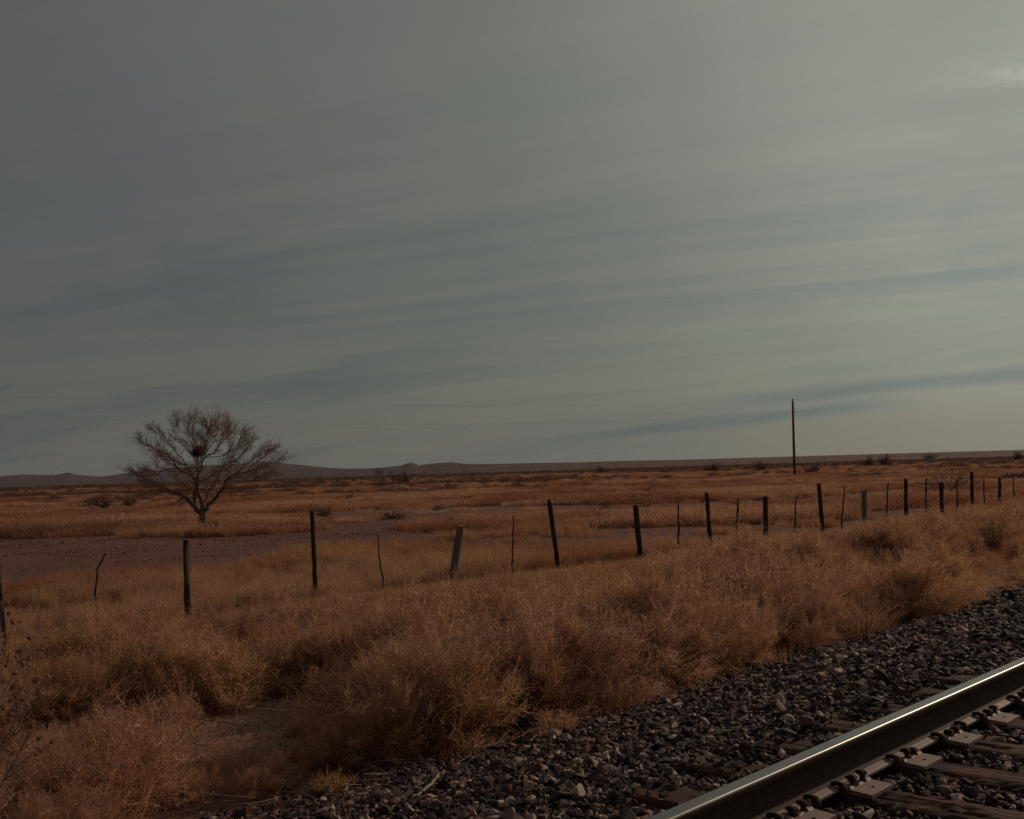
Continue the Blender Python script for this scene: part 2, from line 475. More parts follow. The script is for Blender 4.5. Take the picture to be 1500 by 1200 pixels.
def mat_rail(name, kind):
    m, T = new_mat(name)
    tcx = T.n('ShaderNodeTexCoord')
    mp = T.n('ShaderNodeMapping', {0: tcx.outputs['Object'], 'Scale': (1.0, 30, 30)})
    g = T.noise(mp.outputs[0], 1.5, 5, 0.6)
    g2 = T.noise(tcx.outputs['Object'], 60, 6, 0.7)
    if kind == 'head':          # polished running surface
        col = T.mix(T.ss(g, 0.35, 0.7), (0.16, 0.140, 0.122), (0.23, 0.20, 0.175))
        rough = T.m('ADD', 0.21, T.m('MULTIPLY', g, 0.09))
        finish(T, principled(T, col, rough, 1.0, 0.5))
    elif kind == 'rust':
        col = T.mix(T.ss(g2, 0.35, 0.65), (0.045, 0.022, 0.015), (0.085, 0.042, 0.028))
        finish(T, principled(T, col, 0.75, 0.0, 0.15, bump=g2, bstr=0.25, bdist=0.002))
    else:                       # plates and foot: paler dusty rust
        col = T.mix(T.ss(g2, 0.35, 0.65), (0.25, 0.150, 0.12), (0.32, 0.205, 0.168))
        finish(T, principled(T, col, 0.55, 0.0, 0.5, bump=g2, bstr=0.25, bdist=0.002))
    return m
M['head'] = mat_rail('rail_head_steel', 'head')
M['rust'] = mat_rail('rail_rust', 'rust')
M['plate'] = mat_rail('plate_rust', 'plate')

# ------------------------------------------------------------------ ground sheet
def build_ground():
    radii = [0.0]
    r = 0.6
    while r < 9000:
        radii.append(r); r *= 1.035 if r < 200 else 1.09
    fr = np.concatenate([np.linspace(-R(40), R(40), 321), np.linspace(R(40), R(320), 130)[1:-1]])
    rr = np.array(radii[1:])
    A, B = np.meshgrid(rr, fr, indexing='ij')
    X = A * np.sin(B); Y = A * np.cos(B)
    Z = height(X, Y)
    V = np.stack([X, Y, Z], -1).reshape(-1, 3)
    m, k = X.shape
    i = np.arange(m - 1)[:, None]; j = np.arange(k)[None, :]
    q = np.stack([i * k + j, (i + 1) * k + j, (i + 1) * k + (j + 1) % k, i * k + (j + 1) % k], -1).reshape(-1, 4)
    me = mesh_np('ground', V, q[:, ::-1], True)
    bm = bmesh.new(); bm.from_mesh(me); bm.verts.ensure_lookup_table()
    bm.faces.new([bm.verts[t] for t in range(k)])
    bmesh.ops.recalc_face_normals(bm, faces=bm.faces)
    bm.to_mesh(me); bm.free()
    if me.polygons[len(me.polygons) // 2].normal.z < 0:
        me.flip_normals()
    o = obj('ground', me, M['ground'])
    tag(o, kind='structure')
build_ground()

# ------------------------------------------------------------------ hills on the horizon
RIDGE = [(-700, 712), (-400, 704), (-200, 699), (-50, 699), (0, 698), (30, 695), (80, 696), (93, 693.5), (100, 691.8), (107, 694), (118, 696), (150, 698), (185, 693), (205, 689.5),
         (214, 687.5), (222, 690), (232, 689), (245, 685.5), (290, 682), (330, 681), (365, 678), (384, 675.5), (396, 677), (440, 681), (480, 685), (505, 686.5), (535, 686.3),
         (560, 685), (588, 682), (594, 679.5), (602, 677.5), (609, 679.5), (614, 682), (625, 680), (645, 678), (663, 677.2), (675, 679), (700, 680), (800, 678), (850, 677.3),
         (900, 675.5), (1000, 673.5), (1100, 670.5), (1200, 667.5), (1350, 663.3), (1500, 659), (1700, 652), (2100, 640)]
def build_hills():
    rx = [p[0] for p in RIDGE]; ry = [p[1] for p in RIDGE]
    xs = np.arange(-690, 2090, 4.0)
    prof = [(0.62, 0.0), (0.70, 0.10), (0.78, 0.28), (0.85, 0.5), (0.91, 0.72), (0.96, 0.9), (1.0, 1.0), (1.05, 0.9), (1.15, 0.5), (1.3, -0.1)]
    V = []
    for x in xs:
        yy = float(np.interp(x, rx, ry))
        # distant range on the left, nearer low swell on the right
        w = 1 / (1 + math.exp(-(x - 640) / 70))
        Dm = 5200 * (1 - w) + 3300 * w
        d = ray(x, yy)
        top = CAMZ + d.z * Dm
        for j, (f, hgt) in enumerate(prof):
            Yd = Dm * f
            nz = (float(fbm(np.array(x * 0.06 + 3), np.array(j * 0.9))) - 0.5) * 0.22 * (1 if 0 < hgt < 0.95 else 0)
            V.append((d.x * Yd, Yd, -3 + (top + 3) * max(-0.05, hgt + nz)))
    k = len(prof); m = len(xs)
    i = np.arange(m - 1)[:, None]; j = np.arange(k - 1)[None, :]
    q = np.stack([i * k + j, (i + 1) * k + j, (i + 1) * k + j + 1, i * k + j + 1], -1).reshape(-1, 4)
    o = obj('hills', mesh_np('hills', V, q, True), M['hills'])
    tag(o, kind='structure')
build_hills()

# ------------------------------------------------------------------ scattering with geometry nodes
def make_scatter(name, label, pts, rots, scl, idx, protos, cat=None):
    """one stuff object: points that carry instances of the prototype meshes"""
    col = bpy.data.collections.new(name + ' kinds')
    for p in protos: col.objects.link(p)
    me = bpy.data.meshes.new(name)
    N = len(pts)
    me.vertices.add(N); me.vertices.foreach_set('co', np.asarray(pts, np.float32).ravel())
    for nm, typ, key, arr in (('rot', 'FLOAT_VECTOR', 'vector', rots), ('scl', 'FLOAT_VECTOR', 'vector', scl), ('idx', 'INT', 'value', idx)):
        at_ = me.attributes.new(nm, typ, 'POINT')
        at_.data.foreach_set(key, np.asarray(arr, np.int32 if typ == 'INT' else np.float32).ravel())
    o = bpy.data.objects.new(name, me); COL.objects.link(o)
    g = bpy.data.node_groups.new(name + ' scatter', 'GeometryNodeTree')
    g.interface.new_socket('Geometry', in_out='INPUT', socket_type='NodeSocketGeometry')
    g.interface.new_socket('Geometry', in_out='OUTPUT', socket_type='NodeSocketGeometry')
    T = NT(g)
    gi = T.n('NodeGroupInput'); go = T.n('NodeGroupOutput')
    ci = T.n('GeometryNodeCollectionInfo', None, transform_space='ORIGINAL')
    ci.inputs['Collection'].default_value = col
    ci.inputs['Separate Children'].default_value = True
    ci.inputs['Reset Children'].default_value = True
    iop = T.n('GeometryNodeInstanceOnPoints')
    T.set(iop, 'Points', gi.outputs[0]); T.set(iop, 'Instance', ci.outputs[0])
    iop.inputs['Pick Instance'].default_value = True
    for nm, typ, sock in (('rot', 'FLOAT_VECTOR', 'Rotation'), ('scl', 'FLOAT_VECTOR', 'Scale'), ('idx', 'INT', 'Instance Index')):
        na = T.n('GeometryNodeInputNamedAttribute', None, data_type=typ)
        na.inputs['Name'].default_value = nm
        if sock == 'Rotation':
            er = T.n('FunctionNodeEulerToRotation'); T.set(er, 0, na.outputs[0])
            T.set(iop, sock, er.outputs[0])
        else:
            T.set(iop, sock, na.outputs[0])
    T.set(go, 0, iop.outputs[0])
    md = o.modifiers.new('scatter', 'NODES'); md.node_group = g
    tag(o, label, cat, kind='stuff')
    return o

def fan(count, r0, r1, az=R(31), power=1.0):
    """random ground points in the sector the camera looks at; uniform per area when power=1"""
    u_ = RNG.random(count)
    r_ = np.sqrt(r0 ** 2 + u_ * (r1 ** 2 - r0 ** 2)) if power == 1.0 else r0 * (r1 / r0) ** u_
    a_ = (RNG.random(count) * 2 - 1) * az
    return r_ * np.sin(a_), r_ * np.cos(a_)

def in_poly(x, y, poly):
    inside = np.zeros(len(x), bool)
    j = len(poly) - 1
    for i in range(len(poly)):
        xi, yi = poly[i]; xj, yj = poly[j]
        c = ((yi > y) != (yj > y)) & (x < (xj - xi) * (y - yi) / (yj - yi + 1e-12) + xi)
        inside ^= c
        j = i
    return inside
def gp(L): return [gnd(px, py) for px, py in L]
# bare dirt: the track beyond the fence on the left, its strips further right, the strip along the fence, the lane by the ballast
DIRT = [gp([(-300, 785), (0, 786), (140, 787), (300, 786), (440, 781), (560, 773), (620, 778), (560, 796), (440, 815), (380, 832), (200, 858), (0, 872), (-300, 890)]),
        gp([(400, 769), (560, 764), (720, 754), (760, 753), (720, 757), (560, 770), (420, 775)]),
        gp([(700, 745), (800, 741), (880, 741), (870, 744), (720, 749)]),
        gp([(830, 752), (900, 747), (1000, 744), (1100, 739), (1200, 730), (1250, 722), (1330, 716), (1420, 710), (1420, 716), (1330, 724), (1290, 728), (1260, 742), (1200, 744), (1100, 751), (1000, 756), (900, 759), (840, 762)]),
        gp([(1200, 768), (1240, 752), (1300, 747), (1400, 738), (1480, 728), (1480, 738), (1420, 752), (1340, 766), (1240, 778)]),
        gp([(-100, 768), (60, 764), (200, 762), (250, 757), (250, 760), (180, 766), (-100, 773)]),
        gp([(60, 744), (240, 742), (420, 736), (300, 747), (100, 749)]),
        ]
def dirt_mask(x, y):
    n, s = ns(x, y)
    wob = 0.6 * (fbm(x * 0.5, y * 0.5) - 0.5)
    m = np.zeros(len(x), bool)
    for p in DIRT: m |= in_poly(x + wob * 3, y + wob * 3, p)
    m |= (np.abs(n - (14.40 + wob * 0.4)) < 0.55) & (s < 9.5)
    m |= (np.abs(n - (14.7 + wob * 0.5)) < 0.42) & (s > 19)
    return m
def lane_mask(x, y):
    n, s = ns(x, y)
    wob = 0.8 * (fbm(x * 0.6, y * 0.6) - 0.5)
    pxl = 750 + F * x / np.maximum(y, 0.1)
    return (n > 7.75 + wob) & (n < 9.05 + wob * 0.6) & (pxl > 270)

TREE_XY = gnd(297, 771, -0.83)
def near_tree(x, y):
    return (np.abs(x / y * TREE_XY[1] - TREE_XY[0]) < 1.0) & (y > TREE_XY[1] - 9) & (y < TREE_XY[1] + 1.0)

def cap_scale(n, sc_, H):
    cap = np.where(n < 15, 2.127 * (1 - n / 15.0) + 0.10, 9.0)
    return np.minimum(sc_, np.maximum(cap / H, 0.22))

# ---- prototypes
def proto_bush(name, rad, hgt, stems, sub, mat, wid=0.0022, droop=0.0, flecks=True):
    rb = Ribbons()
    for i in range(stems):
        az = random.uniform(0, 2 * math.pi)
        el = math.asin(min(1, random.uniform(0.02, 1.0) ** 0.8))
        d = np.array([math.cos(az) * math.cos(el) * rad, math.sin(az) * math.cos(el) * rad, math.sin(el) * hgt]) * random.uniform(0.8, 1.08)
        base = np.array([random.gauss(0, rad * 0.12), random.gauss(0, rad * 0.12), 0.0])
        ctrl = base + d * 0.5 + np.array([0, 0, 0.14 * hgt]) + RNG.normal(size=3) * 0.04 * rad
        tip = base + d
        rb.batch(base[None], ctrl[None], tip[None], np.array([wid * 1.5]), np.array([wid * 1.1]), np.array([wid * 0.5]))
        t = RNG.random(sub) ** 0.6 * 0.85 + 0.15
        P = (1 - t)[:, None] ** 2 * base + (2 * t * (1 - t))[:, None] * ctrl + (t ** 2)[:, None] * tip
        dirn = (tip - base) / (np.linalg.norm(tip - base) + 1e-9)
        dd = dirn[None] * 0.7 + RNG.normal(size=(sub, 3)) * 0.75 + np.array([0, 0, 0.25 - droop])
        dd /= np.linalg.norm(dd, axis=1)[:, None]
        L = RNG.uniform(0.05, 0.13, sub) * (rad / 0.45)
        mid = P + dd * (L * 0.55)[:, None] + RNG.normal(size=(sub, 3)) * 0.010
        end = P + dd * L[:, None] + RNG.normal(size=(sub, 3)) * 0.018
        w = np.full(sub, wid * 0.8)
        rb.batch(P, mid, end, w, w * 0.9, w * 0.35)
        for rep in range(2):
            d3 = dd * 0.5 + RNG.normal(size=(sub, 3)) * 0.8
            d3 /= np.linalg.norm(d3, axis=1)[:, None]
            L3 = RNG.uniform(0.018, 0.05, sub) * (rad / 0.45)
            st = mid if rep else end
            e3 = st + d3 * L3[:, None]
            rb.batch(st, (st + e3) / 2 + RNG.normal(size=(sub, 3)) * 0.004, e3, w * 0.8, w * 0.9, w * 0.3)
        # dust off stems below ground
    me = rb.mesh(name)
    co = np.empty(len(me.vertices) * 3, np.float32); me.vertices.foreach_get('co', co)
    co = co.reshape(-1, 3); co[:, 2] = np.abs(co[:, 2]); me.vertices.foreach_set('co', co.ravel())
    return obj(name, me, mat, link=False)

def proto_grass(name, blades, rad, hgt, mat, wid=0.0025, lean=0.35, heads=0.3):
    rb = Ribbons()
    N = blades
    a = RNG.random(N) * 2 * np.pi; r = np.sqrt(RNG.random(N)) * rad
    A = np.stack([r * np.cos(a), r * np.sin(a), np.zeros(N) - 0.02], 1)
    H = hgt * RNG.uniform(0.45, 1.1, N)
    out_ = np.stack([np.cos(a), np.sin(a), np.zeros(N)], 1) * (r / rad)[:, None] * lean + RNG.normal(size=(N, 3)) * lean * 0.45
    out_[:, 2] = 0
    B = A + np.stack([out_[:, 0] * H * 0.35, out_[:, 1] * H * 0.35, H * 0.6], 1)
    C = A + np.stack([out_[:, 0] * H * 1.1, out_[:, 1] * H * 1.1, H * (1.0 - 0.25 * np.abs(out_[:, 0]))], 1)
    w = np.full(N, wid)
    rb.batch(A, B, C, w, w * 0.85, w * 0.15)
    k = RNG.random(N) < heads
    if k.any():
        S = (B[k] + C[k]) / 2; E = C[k]
        for q in range(3):
            f = RNG.random(k.sum())[:, None]
            st = B[k] * (1 - f) + E * f
            e = st + RNG.normal(size=(k.sum(), 3)) * 0.03 * (hgt / 0.5) + np.array([0, 0, 0.03])
            ww = np.full(k.sum(), wid * 0.8)
            rb.batch(st, (st + e) / 2, e, ww, ww, ww * 0.2)
    return obj(name, rb.mesh(name), mat, link=False)

def zrot(N, tilt=0.12):
    return np.stack([RNG.normal(size=N) * tilt, RNG.normal(size=N) * tilt, RNG.random(N) * 6.283], 1)

# ---- ballast
def proto_stone(name):
    bm = bmesh.new()
    e = (random.uniform(0.85, 1.25), random.uniform(0.6, 0.9), random.uniform(0.38, 0.7))
    for i in range(random.randint(9, 14)):
        p = Vector((random.gauss(0, 1), random.gauss(0, 1), random.gauss(0, 1))).normalized() * random.uniform(0.42, 0.56)
        bm.verts.new((p.x * e[0], p.y * e[1], p.z * e[2]))
    r = bmesh.ops.convex_hull(bm, input=bm.verts)
    bmesh.ops.delete(bm, geom=[g for g in r['geom_interior'] if isinstance(g, bmesh.types.BMVert)], context='VERTS')
    bmesh.ops.bevel(bm, geom=bm.edges[:], offset=0.025, segments=1, affect='EDGES')
    return obj(name, from_bm(name, bm), M['stone'], link=False)

TIE_SP = 0.512
_x, _y = gnd(1272, 1150, 0.0)
TIE_S0 = ns(_x, _y)[1]
TIE_S = [TIE_S0 + TIE_SP * k + random.uniform(-0.012, 0.012) for k in range(-1, 6)]
RAIL_N = 2.19
TRACK_N = 1.44
TIE_END = 2.84
TIE_TOP = -0.022

def build_ballast():
    protos = [proto_stone('ballast_stone') for i in range(16)]
    allp = []; alls = []
    for (s0, s1, n0, n1, dens, sz) in ((1.2, 6.5, 0.5, 5.7, 2300, 0.040), (6.5, 12, 0.5, 5.7, 1500, 0.046), (12, 24, 0.8, 5.8, 640, 0.060), (24, 60, 1.0, 5.9, 170, 0.11), (-3, 1.2, 0.4, 5.7, 500, 0.055)):
        N = int((s1 - s0) * (n1 - n0) * dens)
        n = RNG.uniform(n0, n1, N); s = RNG.uniform(s0, s1, N)
        x, y = xy(n, s)
        size = sz * np.exp(RNG.normal(size=N) * 0.33)
        z = height(x, y) + RNG.uniform(-0.35, 0.32, N) * size
        # ties: the stones lie beside them, a few on top outside the rail
        keep = np.ones(N, bool)
        edge = np.clip((5.55 - n) / 0.7, 0, 1)
        keep &= RNG.random(N) < (0.10 + 0.90 * edge)
        for ts in TIE_S:
            on = (np.abs(s - ts) < 0.128) & (n < TIE_END + 0.02)
            cover_ = (n > RAIL_N + 0.30) & (RNG.random(N) < np.clip((n - RAIL_N - 0.42) * 1.4, 0.03, 0.5))
            keep &= ~on | cover_
            lift = on & cover_
            z = np.where(lift, TIE_TOP + size * 0.22, z)
        near_rail = (np.abs(n - RAIL_N) < 0.085)
        z = np.where(near_rail, np.minimum(z, -0.075), z)
        between = n < RAIL_N - 0.05
        z = np.where(between, z + 0.008, z)
        plate = (np.abs(n - RAIL_N) < 0.20) & (np.min(np.abs(s[:, None] - np.array(TIE_S)[None]), 1) < 0.14)
        keep &= ~plate
        p = np.stack([x, y, z], 1)[keep]
        allp.append(p); alls.append(size[keep])
    P = np.concatenate(allp); S = np.concatenate(alls); N = len(P)
    rots = RNG.random((N, 3)) * np.array([0.9, 0.9, 6.283]) - np.array([0.45, 0.45, 0])
    tl = RNG.random(N) < 0.3
    rots[tl, :2] = RNG.random((tl.sum(), 2)) * 3.0
    scl = S[:, None] * RNG.uniform(0.85, 1.15, (N, 3)) * 1.1
    make_scatter('ballast', 'dark crushed rock ballast sloping from the rail to the weeds', P, rots, scl, RNG.integers(0, 16, N), protos)
build_ballast()

# ---- pebbles on the dirt
def build_gravel():
    protos = [proto_stone('pebble') for i in range(5)]
    x1, y1 = fan(34000, 15, 48)
    m = dirt_mask(x1, y1)
    x1, y1 = x1[m], y1[m]
    k = RNG.random(len(x1)) < np.clip((fbm(x1 * 0.4, y1 * 0.4) - 0.35) * 3, 0.05, 1)
    x1, y1 = x1[k], y1[k]
    N2 = 9000
    n2 = RNG.uniform(5.2, 9.6, N2); s2 = RNG.uniform(1.5, 16, N2)
    x2, y2 = xy(n2, s2)
    x = np.concatenate([x1, x2]); y = np.concatenate([y1, y2]); N = len(x)
    d = np.hypot(x, y)
    size = np.exp(RNG.normal(size=N) * 0.4) * np.clip(0.012 + d * 0.0007, 0.014, 0.04)
    P = np.stack([x, y, height(x, y) + size * 0.1], 1)
    make_scatter('gravel', 'scattered small stones on the bare dirt track', P, RNG.random((N, 3)) * 6.28, size[:, None] * np.ones((1, 3)) * np.array([1, 1, 0.8]), RNG.integers(0, 5, N), protos)
build_gravel()

# ---- brush: waist-high dry tumbleweed along the ballast and up to the fence
def build_brush():
    protos = [proto_bush('tumbleweed', 0.46, 0.62, 54, 58, M['brush'], 0.0016),
              proto_bush('tumbleweed', 0.40, 0.70, 50, 56, M['brush'], 0.0016),
              proto_bush('tumbleweed', 0.50, 0.52, 54, 58, M['brush'], 0.0017),
              proto_bush('tumbleweed', 0.42, 0.60, 40, 44, M['brush'], 0.0026),
              proto_bush('tumbleweed', 0.38, 0.50, 40, 36, M['brush'], 0.0026),
              proto_bush('tumbleweed', 0.26, 0.80, 46, 56, M['brush'], 0.0016, -0.45),
              proto_grass('tumbleweed', 300, 0.26, 0.60, M['brush'], 0.0014, 0.5, 0.9)]
    P = []; S = []
    # area in n,s
    N = 9000
    n = RNG.uniform(5.0, 14.1, N); s = RNG.uniform(1.0, 46, N)
    x, y = xy(n, s)
    az = np.arctan2(x, y)
    f = fbm(x * 0.45 + 3, y * 0.45, 2)
    prob = np.zeros(N)
    hs = np.ones(N)
    edge = 5.42 + 0.6 * (fbm(s * 0.7, s * 0 + 2.2, 2) - 0.5)
    front = (n > edge) & (n < 7.4)
    prob = np.where(front & (s < 15.0), 0.55, prob)
    prob = np.where(front & (s < 15.0) & (f < 0.36), 0.35, prob)
    # low weeds past the end of the thicket
    prob = np.where(front & (s >= 15.0), 0.07, prob)
    mid = (n >= 7.4) & (n < 9.4)
    prob = np.where(mid & (s <= 6.6), 0.6, prob)
    prob = np.where(mid & (s > 6.6) & (s < 17), 0.75, prob)
    prob = np.where(mid & (s >= 17), 0.15, prob)
    back = (n >= 9.4)
    prob = np.where(back, 0.46, prob)
    prob = np.where(back & (f < 0.42), 0.12, prob)
    prob = prob * np.clip(1 - (n - 10.2) / 3.0, 0.12, 1)
    prob = np.where((n > 13.6), prob * 0.3, prob)
    lm = lane_mask(x, y) & (s < 6.8)
    prob = np.where(lm, 0.0, prob)
    keep = (RNG.random(N) < prob) & (np.abs(az) < R(34))
    x, y, n, s, f = x[keep], y[keep], n[keep], s[keep], f[keep]
    mound = fbm(n * 0.62 + 4.7, s * 0.50 + 9.2, 2)
    sc_ = RNG.uniform(0.80, 1.10, len(x)) * np.clip(0.95 + (mound - 0.5) * 2.5, 0.46, 1.38)
    sc_ = np.where((s > 15) & (n < 8.5), sc_ * 0.6, sc_)
    sc_ = np.where((n < 6.9) & (s < 4.4), sc_ * 0.78, sc_)
    sc_ = np.where(n < 5.9, sc_ * 0.85, sc_)
    pxl = 750 + F * x / y
    lanefront = (n > 7.2) & (n < 7.8) & (pxl > 270) & (pxl < 500) & (RNG.random(len(n)) < np.where(pxl > 400, 0.25, 0.6))
    sc_ = np.where((n > 5.5) & (n < 7.8) & (pxl > 225) & (pxl < 500), sc_ * 0.50, sc_)
    leftlow = (n > 6.3) & (n < 9.1) & (pxl <= 255)
    toe = (n > 5.1) & (n < 7.05) & (pxl > 225) & (pxl < 520)
    far_edge = (n > 11.8) & (s < 10)
    sc_ = np.where(leftlow, sc_ * 0.55, sc_)
    sc_ = np.where(far_edge, sc_ * 0.6, sc_)
    sc_ = np.where(toe, np.where(n > 6.1, RNG.uniform(0.24, 0.42, len(n)), RNG.uniform(0.40, 0.60, len(n))), sc_)
    tx, ty = gnd(345, 1112, -0.70)
    away = ~((np.abs(x - tx * y / ty) < 0.42) & (y > ty - 0.12) & (y < ty + 1.0))
    sc_ = np.where((np.abs(x - tx * y / ty) < 0.6) & (y < ty), np.minimum(sc_, 0.34), sc_)
    kk = away & ~lanefront & ~((n > 13.3) & (s < 10)) & ~((n > 12.2) & (s < 10) & (RNG.random(len(n)) < 0.6))
    x, y, n, s, sc_ = x[kk], y[kk], n[kk], s[kk], sc_[kk]
    sc_ = cap_scale(n, sc_, 0.62)
    # a dense row right behind the lane
    n2 = RNG.uniform(9.25, 10.1, 60); s2 = RNG.uniform(2.2, 8.5, 60); x2, y2 = xy(n2, s2)
    x = np.concatenate([x, x2]); y = np.concatenate([y, y2]); sc_ = np.concatenate([sc_, RNG.uniform(0.75, 1.05, 60)])
    N = len(x)
    P = np.stack([x, y, height(x, y) - 0.02], 1)
    scl = sc_[:, None] * RNG.uniform(0.9, 1.12, (N, 3))
    kind = RNG.choice(7, N, p=[.18, .16, .16, .14, .12, .17, .07])
    make_scatter('tumbleweed_brush', 'reddish dry tumbleweed thicket between the ballast and the fence', P, zrot(N, 0.10), scl, kind, protos)
build_brush()

# ---- near grass (to the fence and just beyond)
def build_grass():
    pr = [proto_grass('grass_clump', 90, 0.16, 0.46, M['grass'], 0.0020, 0.35),
          proto_grass('grass_clump', 70, 0.12, 0.52, M['grass'], 0.0020, 0.25),
          proto_grass('grass_clump', 80, 0.20, 0.36, M['grass'], 0.0022, 0.5),
          proto_grass('grass_clump', 110, 0.28, 0.42, M['grass'], 0.0024, 0.4),
          proto_grass('grass_clump', 100, 0.20, 0.50, M['palegrass'], 0.0020, 0.22, 0.5)]
    X, Y, S = [], [], []
    # in front of the fence
    N = 16000
    n = RNG.uniform(9.0, 14.6, N); s = RNG.uniform(2, 52, N)
    x, y = xy(n, s); f = fbm(x * 0.4 + 31, y * 0.4 + 7, 2)
    k = (RNG.random(N) < np.clip((f - 0.30) * 3.2, 0.08, 0.9)) & ~dirt_mask(x, y) & ~((n < 9.3)) & (np.abs(np.arctan2(x, y)) < R(33))
    low = np.where((n[k] > 11.8) & (s[k] < 10), 0.62, 1.0)
    X.append(x[k]); Y.append(y[k]); S.append(RNG.uniform(0.6, 1.1, k.sum()) * low)
    # strip of taller pale stems along the fence on the near side
    N = 900
    n = RNG.uniform(12.6, 13.9, N); s = RNG.uniform(2, 14, N); x, y = xy(n, s)
    X.append(x); Y.append(y); S.append(RNG.uniform(0.45, 0.75, N))
    # low weeds in the lane and the ballast toe
    N = 1500
    n = RNG.uniform(5.1, 9.3, N); s = RNG.uniform(1.5, 40, N); x, y = xy(n, s)
    pxl = 750 + F * x / y
    k = ~((n > 6.3) & (n < 9.4) & (pxl > 260) & (pxl < 500) & (RNG.random(N) < 0.12)) & (~lane_mask(x, y) | (RNG.random(N) < 0.6)) & (RNG.random(N) < np.where((n < 5.8) | (pxl < 420), 0.12, 0.7))
    X.append(x[k]); Y.append(y[k]); S.append(RNG.uniform(0.3, 0.7, k.sum()))
    # right-hand golden grass, near side, far along the track
    N = 9000
    n = RNG.uniform(9.6, 14.0, N); s = RNG.uniform(9, 60, N); x, y = xy(n, s); f = fbm(x * 0.5 + 3, y * 0.5 + 70, 2)
    k = ~dirt_mask(x, y) & (RNG.random(N) < np.clip((f - 0.34) * 4, 0.05, 0.9))
    X.append(x[k]); Y.append(y[k]); S.append(RNG.uniform(0.6, 1.1, k.sum()))
    # beyond the fence
    x, y = fan(42000, 14, 46)
    n, s = ns(x, y)
    f = fbm(x * 0.22 + 12, y * 0.22 + 40, 3)
    k = (n > 15.0) & ~dirt_mask(x, y) & (RNG.random(len(x)) < np.where((s < 25) & (n < 23), np.clip((f - 0.25) * 4, 0.45, 1), np.clip((f - 0.42) * 6, 0.04, 0.95)))
    X.append(x[k]); Y.append(y[k]); S.append(RNG.uniform(0.6, 1.05, k.sum()) * np.clip(0.6 + (f[k] - 0.35) * 1.6, 0.5, 1.1))
    x = np.concatenate(X); y = np.concatenate(Y); sc_ = np.concatenate(S); N = len(x)
    n, s = ns(x, y)
    sc_ = cap_scale(n, sc_, 0.50)
    sc_ = np.where((n > 15) & (s > 20) & (n < 24), sc_ * 0.75, sc_)
    sc_ = np.where(near_tree(x, y), sc_ * 0.2, sc_)
    scl = sc_[:, None] * RNG.uniform(0.85, 1.15, (N, 3))
    P = np.stack([x, y, height(x, y)], 1)
    make_scatter('dry_grass', 'golden dry grass in clumps on both sides of the fence', P, zrot(N, 0.08), scl, np.where(((n > 15) & (n < 20) & (s < 16) & (RNG.random(N) < 0.6)) | ((n > 12.4) & (n < 14) & (RNG.random(N) < 0.5)) | (RNG.random(N) < 0.06), 4, RNG.integers(0, 4, N)), pr)
build_grass()

# ---- far grass on the plain
def build_far_grass():
    pr = [proto_grass('grass_patch', 120, 0.55, 0.40, M['grassfar'], 0.008, 0.4, 0.5),
          proto_grass('grass_patch', 100, 0.45, 0.50, M['grassfar'], 0.008, 0.3, 0.5),
          proto_grass('grass_patch', 130, 0.70, 0.34, M['grassfar'], 0.009, 0.5, 0.4)]
    X, Y, S = [], [], []
    for (r0, r1, N) in ((40, 85, 17000), (85, 200, 26000), (200, 520, 20000)):
        x, y = fan(N, r0, r1, R(29))
        f = fbm(x * 0.045 + 2, y * 0.10 + 11, 4)
        k = ~dirt_mask(x, y) & (RNG.random(N) < np.clip((f - 0.45) * 8, 0.03, 0.98))
        X.append(x[k]); Y.append(y[k]); S.append(RNG.uniform(0.7, 1.15, k.sum()) * (1.0 if r0 < 200 else 1.5) * np.clip(0.7 + (f[k] - 0.45) * 2, 0.6, 1.2))
    x = np.concatenate(X); y = np.concatenate(Y); sc_ = np.concatenate(S); N = len(x)
    sc_ = np.where(near_tree(x, y), sc_ * 0.2, sc_)
    scl = np.stack([sc_ * 1.3, sc_ * 1.3, sc_], 1)
    P = np.stack([x, y, height(x, y)], 1)
    make_scatter('plain_grass', 'tan grass patches spreading across the plain', P, zrot(N, 0.04), scl, RNG.integers(0, 3, N), pr)
build_far_grass()

# ---- far brush
def build_far_brush():
    pr = [proto_bush('brush_clump', 0.9, 0.8, 40, 22, M['shrub'], 0.012),
          proto_bush('brush_clump', 1.1, 0.7, 44, 20, M['shrub'], 0.013),
          proto_bush('brush_clump', 0.7, 1.0, 36, 22, M['shrub'], 0.012)]
    X, Y, S = [], [], []
    for (r0, r1, N, k0) in ((48, 110, 260, 0.4), (110, 260, 4200, 0.95), (260, 700, 15000, 1.15), (700, 2200, 16000, 1.7)):
        x, y = fan(N, r0, r1, R(29))
        f = fbm(x * 0.02 + 50, y * 0.05 + 3, 4)
        pq = 750 + F * x / y
        k = ~dirt_mask(x, y) & ~((pq > 1310) & (pq < 1460) & (y < 120)) & (RNG.random(N) < np.clip((f - 0.44) * 7, 0.03, 0.9))
        X.append(x[k]); Y.append(y[k]); S.append(RNG.uniform(0.5, 1.15, k.sum()) * k0 * np.clip(0.7 + (f[k] - 0.45) * 3, 0.6, 1.3))
    x = np.concatenate(X); y = np.concatenate(Y); sc_ = np.concatenate(S); N = len(x)
    scl = np.stack([sc_ * RNG.uniform(0.9, 1.6, N), sc_ * RNG.uniform(0.9, 1.6, N), sc_ * RNG.uniform(0.6, 1.0, N)], 1)
    P = np.stack([x, y, height(x, y) - 0.03], 1)
    make_scatter('plain_brush', 'low dark brush dotting the plain below the hills', P, zrot(N, 0.03), scl, RNG.integers(0, 3, N), pr)
build_far_brush()

# ------------------------------------------------------------------ railway
XD = Vector((ST, CT, 0))                      # along the rail
ND = Vector((-CT, ST, 0))                     # across, towards the fence
RZ = math.atan2(CT, ST)                       # rotation that turns +X into the rail direction

